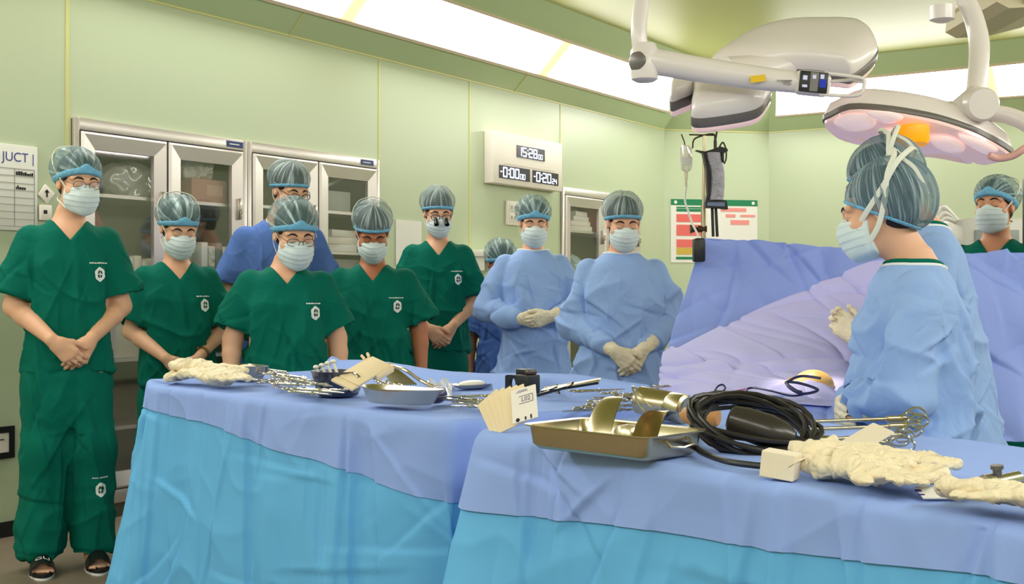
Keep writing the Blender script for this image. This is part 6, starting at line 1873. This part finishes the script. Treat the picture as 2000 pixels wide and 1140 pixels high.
# cuff strip, white box, label strips
a, b = P(1600, 912, 2.26), P(1728, 836, 2.44); A = frame((a + b) / 2, b - a, (0, -.5, .9)); L = (b - a).length
mb = MB(); mb.box((-L / 2, -.022, -.002), (L / 2, .026, .002), A, bev=.0015); lit(mb, 'paper_strip', pmat('strip_paper', (226, 212, 190), .75), 'long cream paper strip lying diagonally over the gloves', 'paper')
q = at(1522, 932); t = thing('small_carton', 'small white carton standing by the gloves in front of the coil', 'carton', (q.x, q.y, T), R(-28))
mb = MB(); mb.box((-.030, -.022, 0), (.030, .022, .046), Matrix.Rotation(R(6), 4, 'Y'), bev=.002); mb.build('carton_body', pmat('carton_white', (240, 226, 204), .6), t, False)
mb = MB(); mb.box((.030, -.022, .004), (.052, .020, .006), Matrix.Rotation(R(-35), 4, 'Y')); mb.build('flap', pmat('carton_white', (240, 226, 204), .6), t, False)
a, b = at(1795, 968), at(1890, 968); A = frame(at(1842, 962, T + .006), b - a, (0, -.25, 1)); L = (b - a).length
t = thing('label_strip', 'white label strip with small printed marks at the near table edge', 'label', mat4=A)
mb = MB(); mb.box((-L / 2, -.022, -.001), (L / 2, .022, .001)); mb.build('strip', M_PAPER, t, False)
V, F = text_geo('11, 0', .014); mb = MB(); mb._add([(v.x + .012, v.y + .006, .0016) for v in V], F); mb.build('print', pmat('card_ink', (96, 84, 132), .8), t, False)
mb = MB(); mb.box((-L / 2 - .004, .002, .0011), (-L / 2 + .006, .010, .0018)); mb.box((-L / 2 - .004, -.012, .0011), (-L / 2 + .006, -.008, .0018)); mb.build('purple_marks', pmat('purple_ink', (74, 48, 130), .7), t, False)
# brass connector at the right edge
a, b = at(1885, 956, T + .018), at(1990, 934, T + .03); A = frame((a + b) / 2, b - a, (0, 0, 1)); L = (b - a).length
t = thing('trocar_valve', 'brass and steel valve tool near the right edge of the table', 'tool', mat4=A)
RX = Matrix.Rotation(R(90), 4, 'Y')
mb = MB(); mb.lathe([(.002, -L / 2), (.008, -L / 2 + .004), (.009, -L / 2 + .03), (.005, -L / 2 + .034), (.005, -.01)], 18, RX); mb.build('brass_tip', pmat('brass', (226, 170, 70), .25, metal=1.0), t)
mb = MB(); mb.lathe([(.017, -.014), (.017, .0)], 20, RX); mb.lathe([(.012, .0), (.012, L / 2)], 20, RX); mb.build('steel_barrel', M_ST, t, True, 40)
mb = MB(); mb.lathe([(.007, .0), (.007, .014), (.010, .014), (.010, .020)], 14, Matrix.Translation((.012, .0, .008))); mb.build('valve_stem', pmat('grey_metal', (110, 108, 106), .35, metal=.6), t)
for k in range(2):
    mb = MB(); a, b = at(1960, 950 + 5 * k, T + .02), at(2040, 936 + 6 * k, T + .022); mb.tube([a, b], .0045, 8); lit(mb, 'steel_rod', M_ST, '%s steel rod crossing the right edge behind the glove' % ('upper', 'lower')[k], 'rod')
# ------------------------------------------------------------------ the people
person('person in green scrubs, tallest, hands folded, full height at the far left', 134, 5.08, 288, yaw=24, hyaw=14, pitch=12, skin='b', cap='front', mask='tie', glasses='thin', legs='full', w=.92, seed=2, hx=.035)
person('shorter woman in green scrubs with a wristwatch, hands folded', 345, 5.75, 385, yaw=24, hyaw=6, pitch=26, skin='b', cap='front', mask='tie', w=.90, seed=5, watch=True, female=True, hx=.0)
person('person in blue scrubs standing behind the others before the cabinets', 545, 6.20, 316, yaw=18, hyaw=20, pitch=24, skin='b', cloth=M_BLUES, cap='crown', pose='sides', glasses='thick', emblem=False, w=1.06, seed=8, hx=.05)
person('green-scrubbed person with thin glasses, arms at sides, in front of the blue scrubs', 558, 5.40, 388, yaw=14, hyaw=10, pitch=22, skin='b', cap='front', pose='sides', glasses='thin', w=.97, seed=11, hx=.035, hs=1.08)
person('person in green scrubs with head bowed lowest, arms at sides', 728, 6.05, 398, yaw=6, hyaw=4, pitch=34, skin='c', cap='crown', pose='sides', w=.98, seed=14, mask='tie')
person('person in green scrubs wearing dark magnifying glasses, hands folded', 855, 7.0, 366, yaw=6, hyaw=6, pitch=20, skin='b', cap='crown', mask='loop', glasses='loupe', w=.89, seed=17)
person('woman in blue gown with gloved hands folded at her waist', 1041, 6.80, 383, yaw=4, hyaw=0, pitch=18, skin='b', cap='front', outfit='gown', pose='belly', w=.95, seed=20, female=True)
person('broad person in blue gown, gloved hands folded low, clear-fronted cap', 1214, 6.00, 377, yaw=4, hyaw=0, pitch=20, skin='b', cap='crown', outfit='gown', pose='clasp', w=1.03, dep=1.05, seed=24)
person('short person half hidden behind the woman in the blue gown', 976, 7.45, 468, yaw=8, hyaw=0, pitch=24, skin='c', cloth=M_BLUES, cap='front', pose='sides', emblem=False, w=.78, seed=26)
person('gowned surgeon seen from the side, cap with crossed white mask ties, nearest the camera', 1800, 3.42, 308, yaw=-104, hyaw=-12, pitch=14, skin='b', cap='back', mask='cross', outfit='gown', pose='work', w=.92, seed=29, fold=1.6, lean=.06, vox=.0042)
person('second gowned surgeon behind the nearest one, hand raised', 1850, 4.04, 268, yaw=-100, hyaw=0, pitch=24, skin='b', cap='back', mask='cross', outfit='gown', pose='raised', w=1.05, seed=32, lean=.155)
person('masked person in green scrubs behind the drape screen at the right edge', 1945, 5.62, 340, yaw=-30, hyaw=-10, pitch=2, skin='a', cap='front', mask='tie', pose='sides', emblem=False, w=1.0, seed=35)

# ------------------------------------------------------------------ lamp light on the operating field
sp = bpy.data.lights.new('lamp_beam', 'SPOT'); so = bpy.data.objects.new('lamp_beam', sp); COL.objects.link(so)
src = P(1440, 248, 4.2); tgt = Vector((.93, 3.76, .90))
so.location = src; so.rotation_euler = (tgt - src).to_track_quat('-Z', 'Y').to_euler()
sp.energy = 230; sp.color = (1, .86, .66); sp.spot_size = R(13); sp.spot_blend = .7; sp.shadow_soft_size = .12
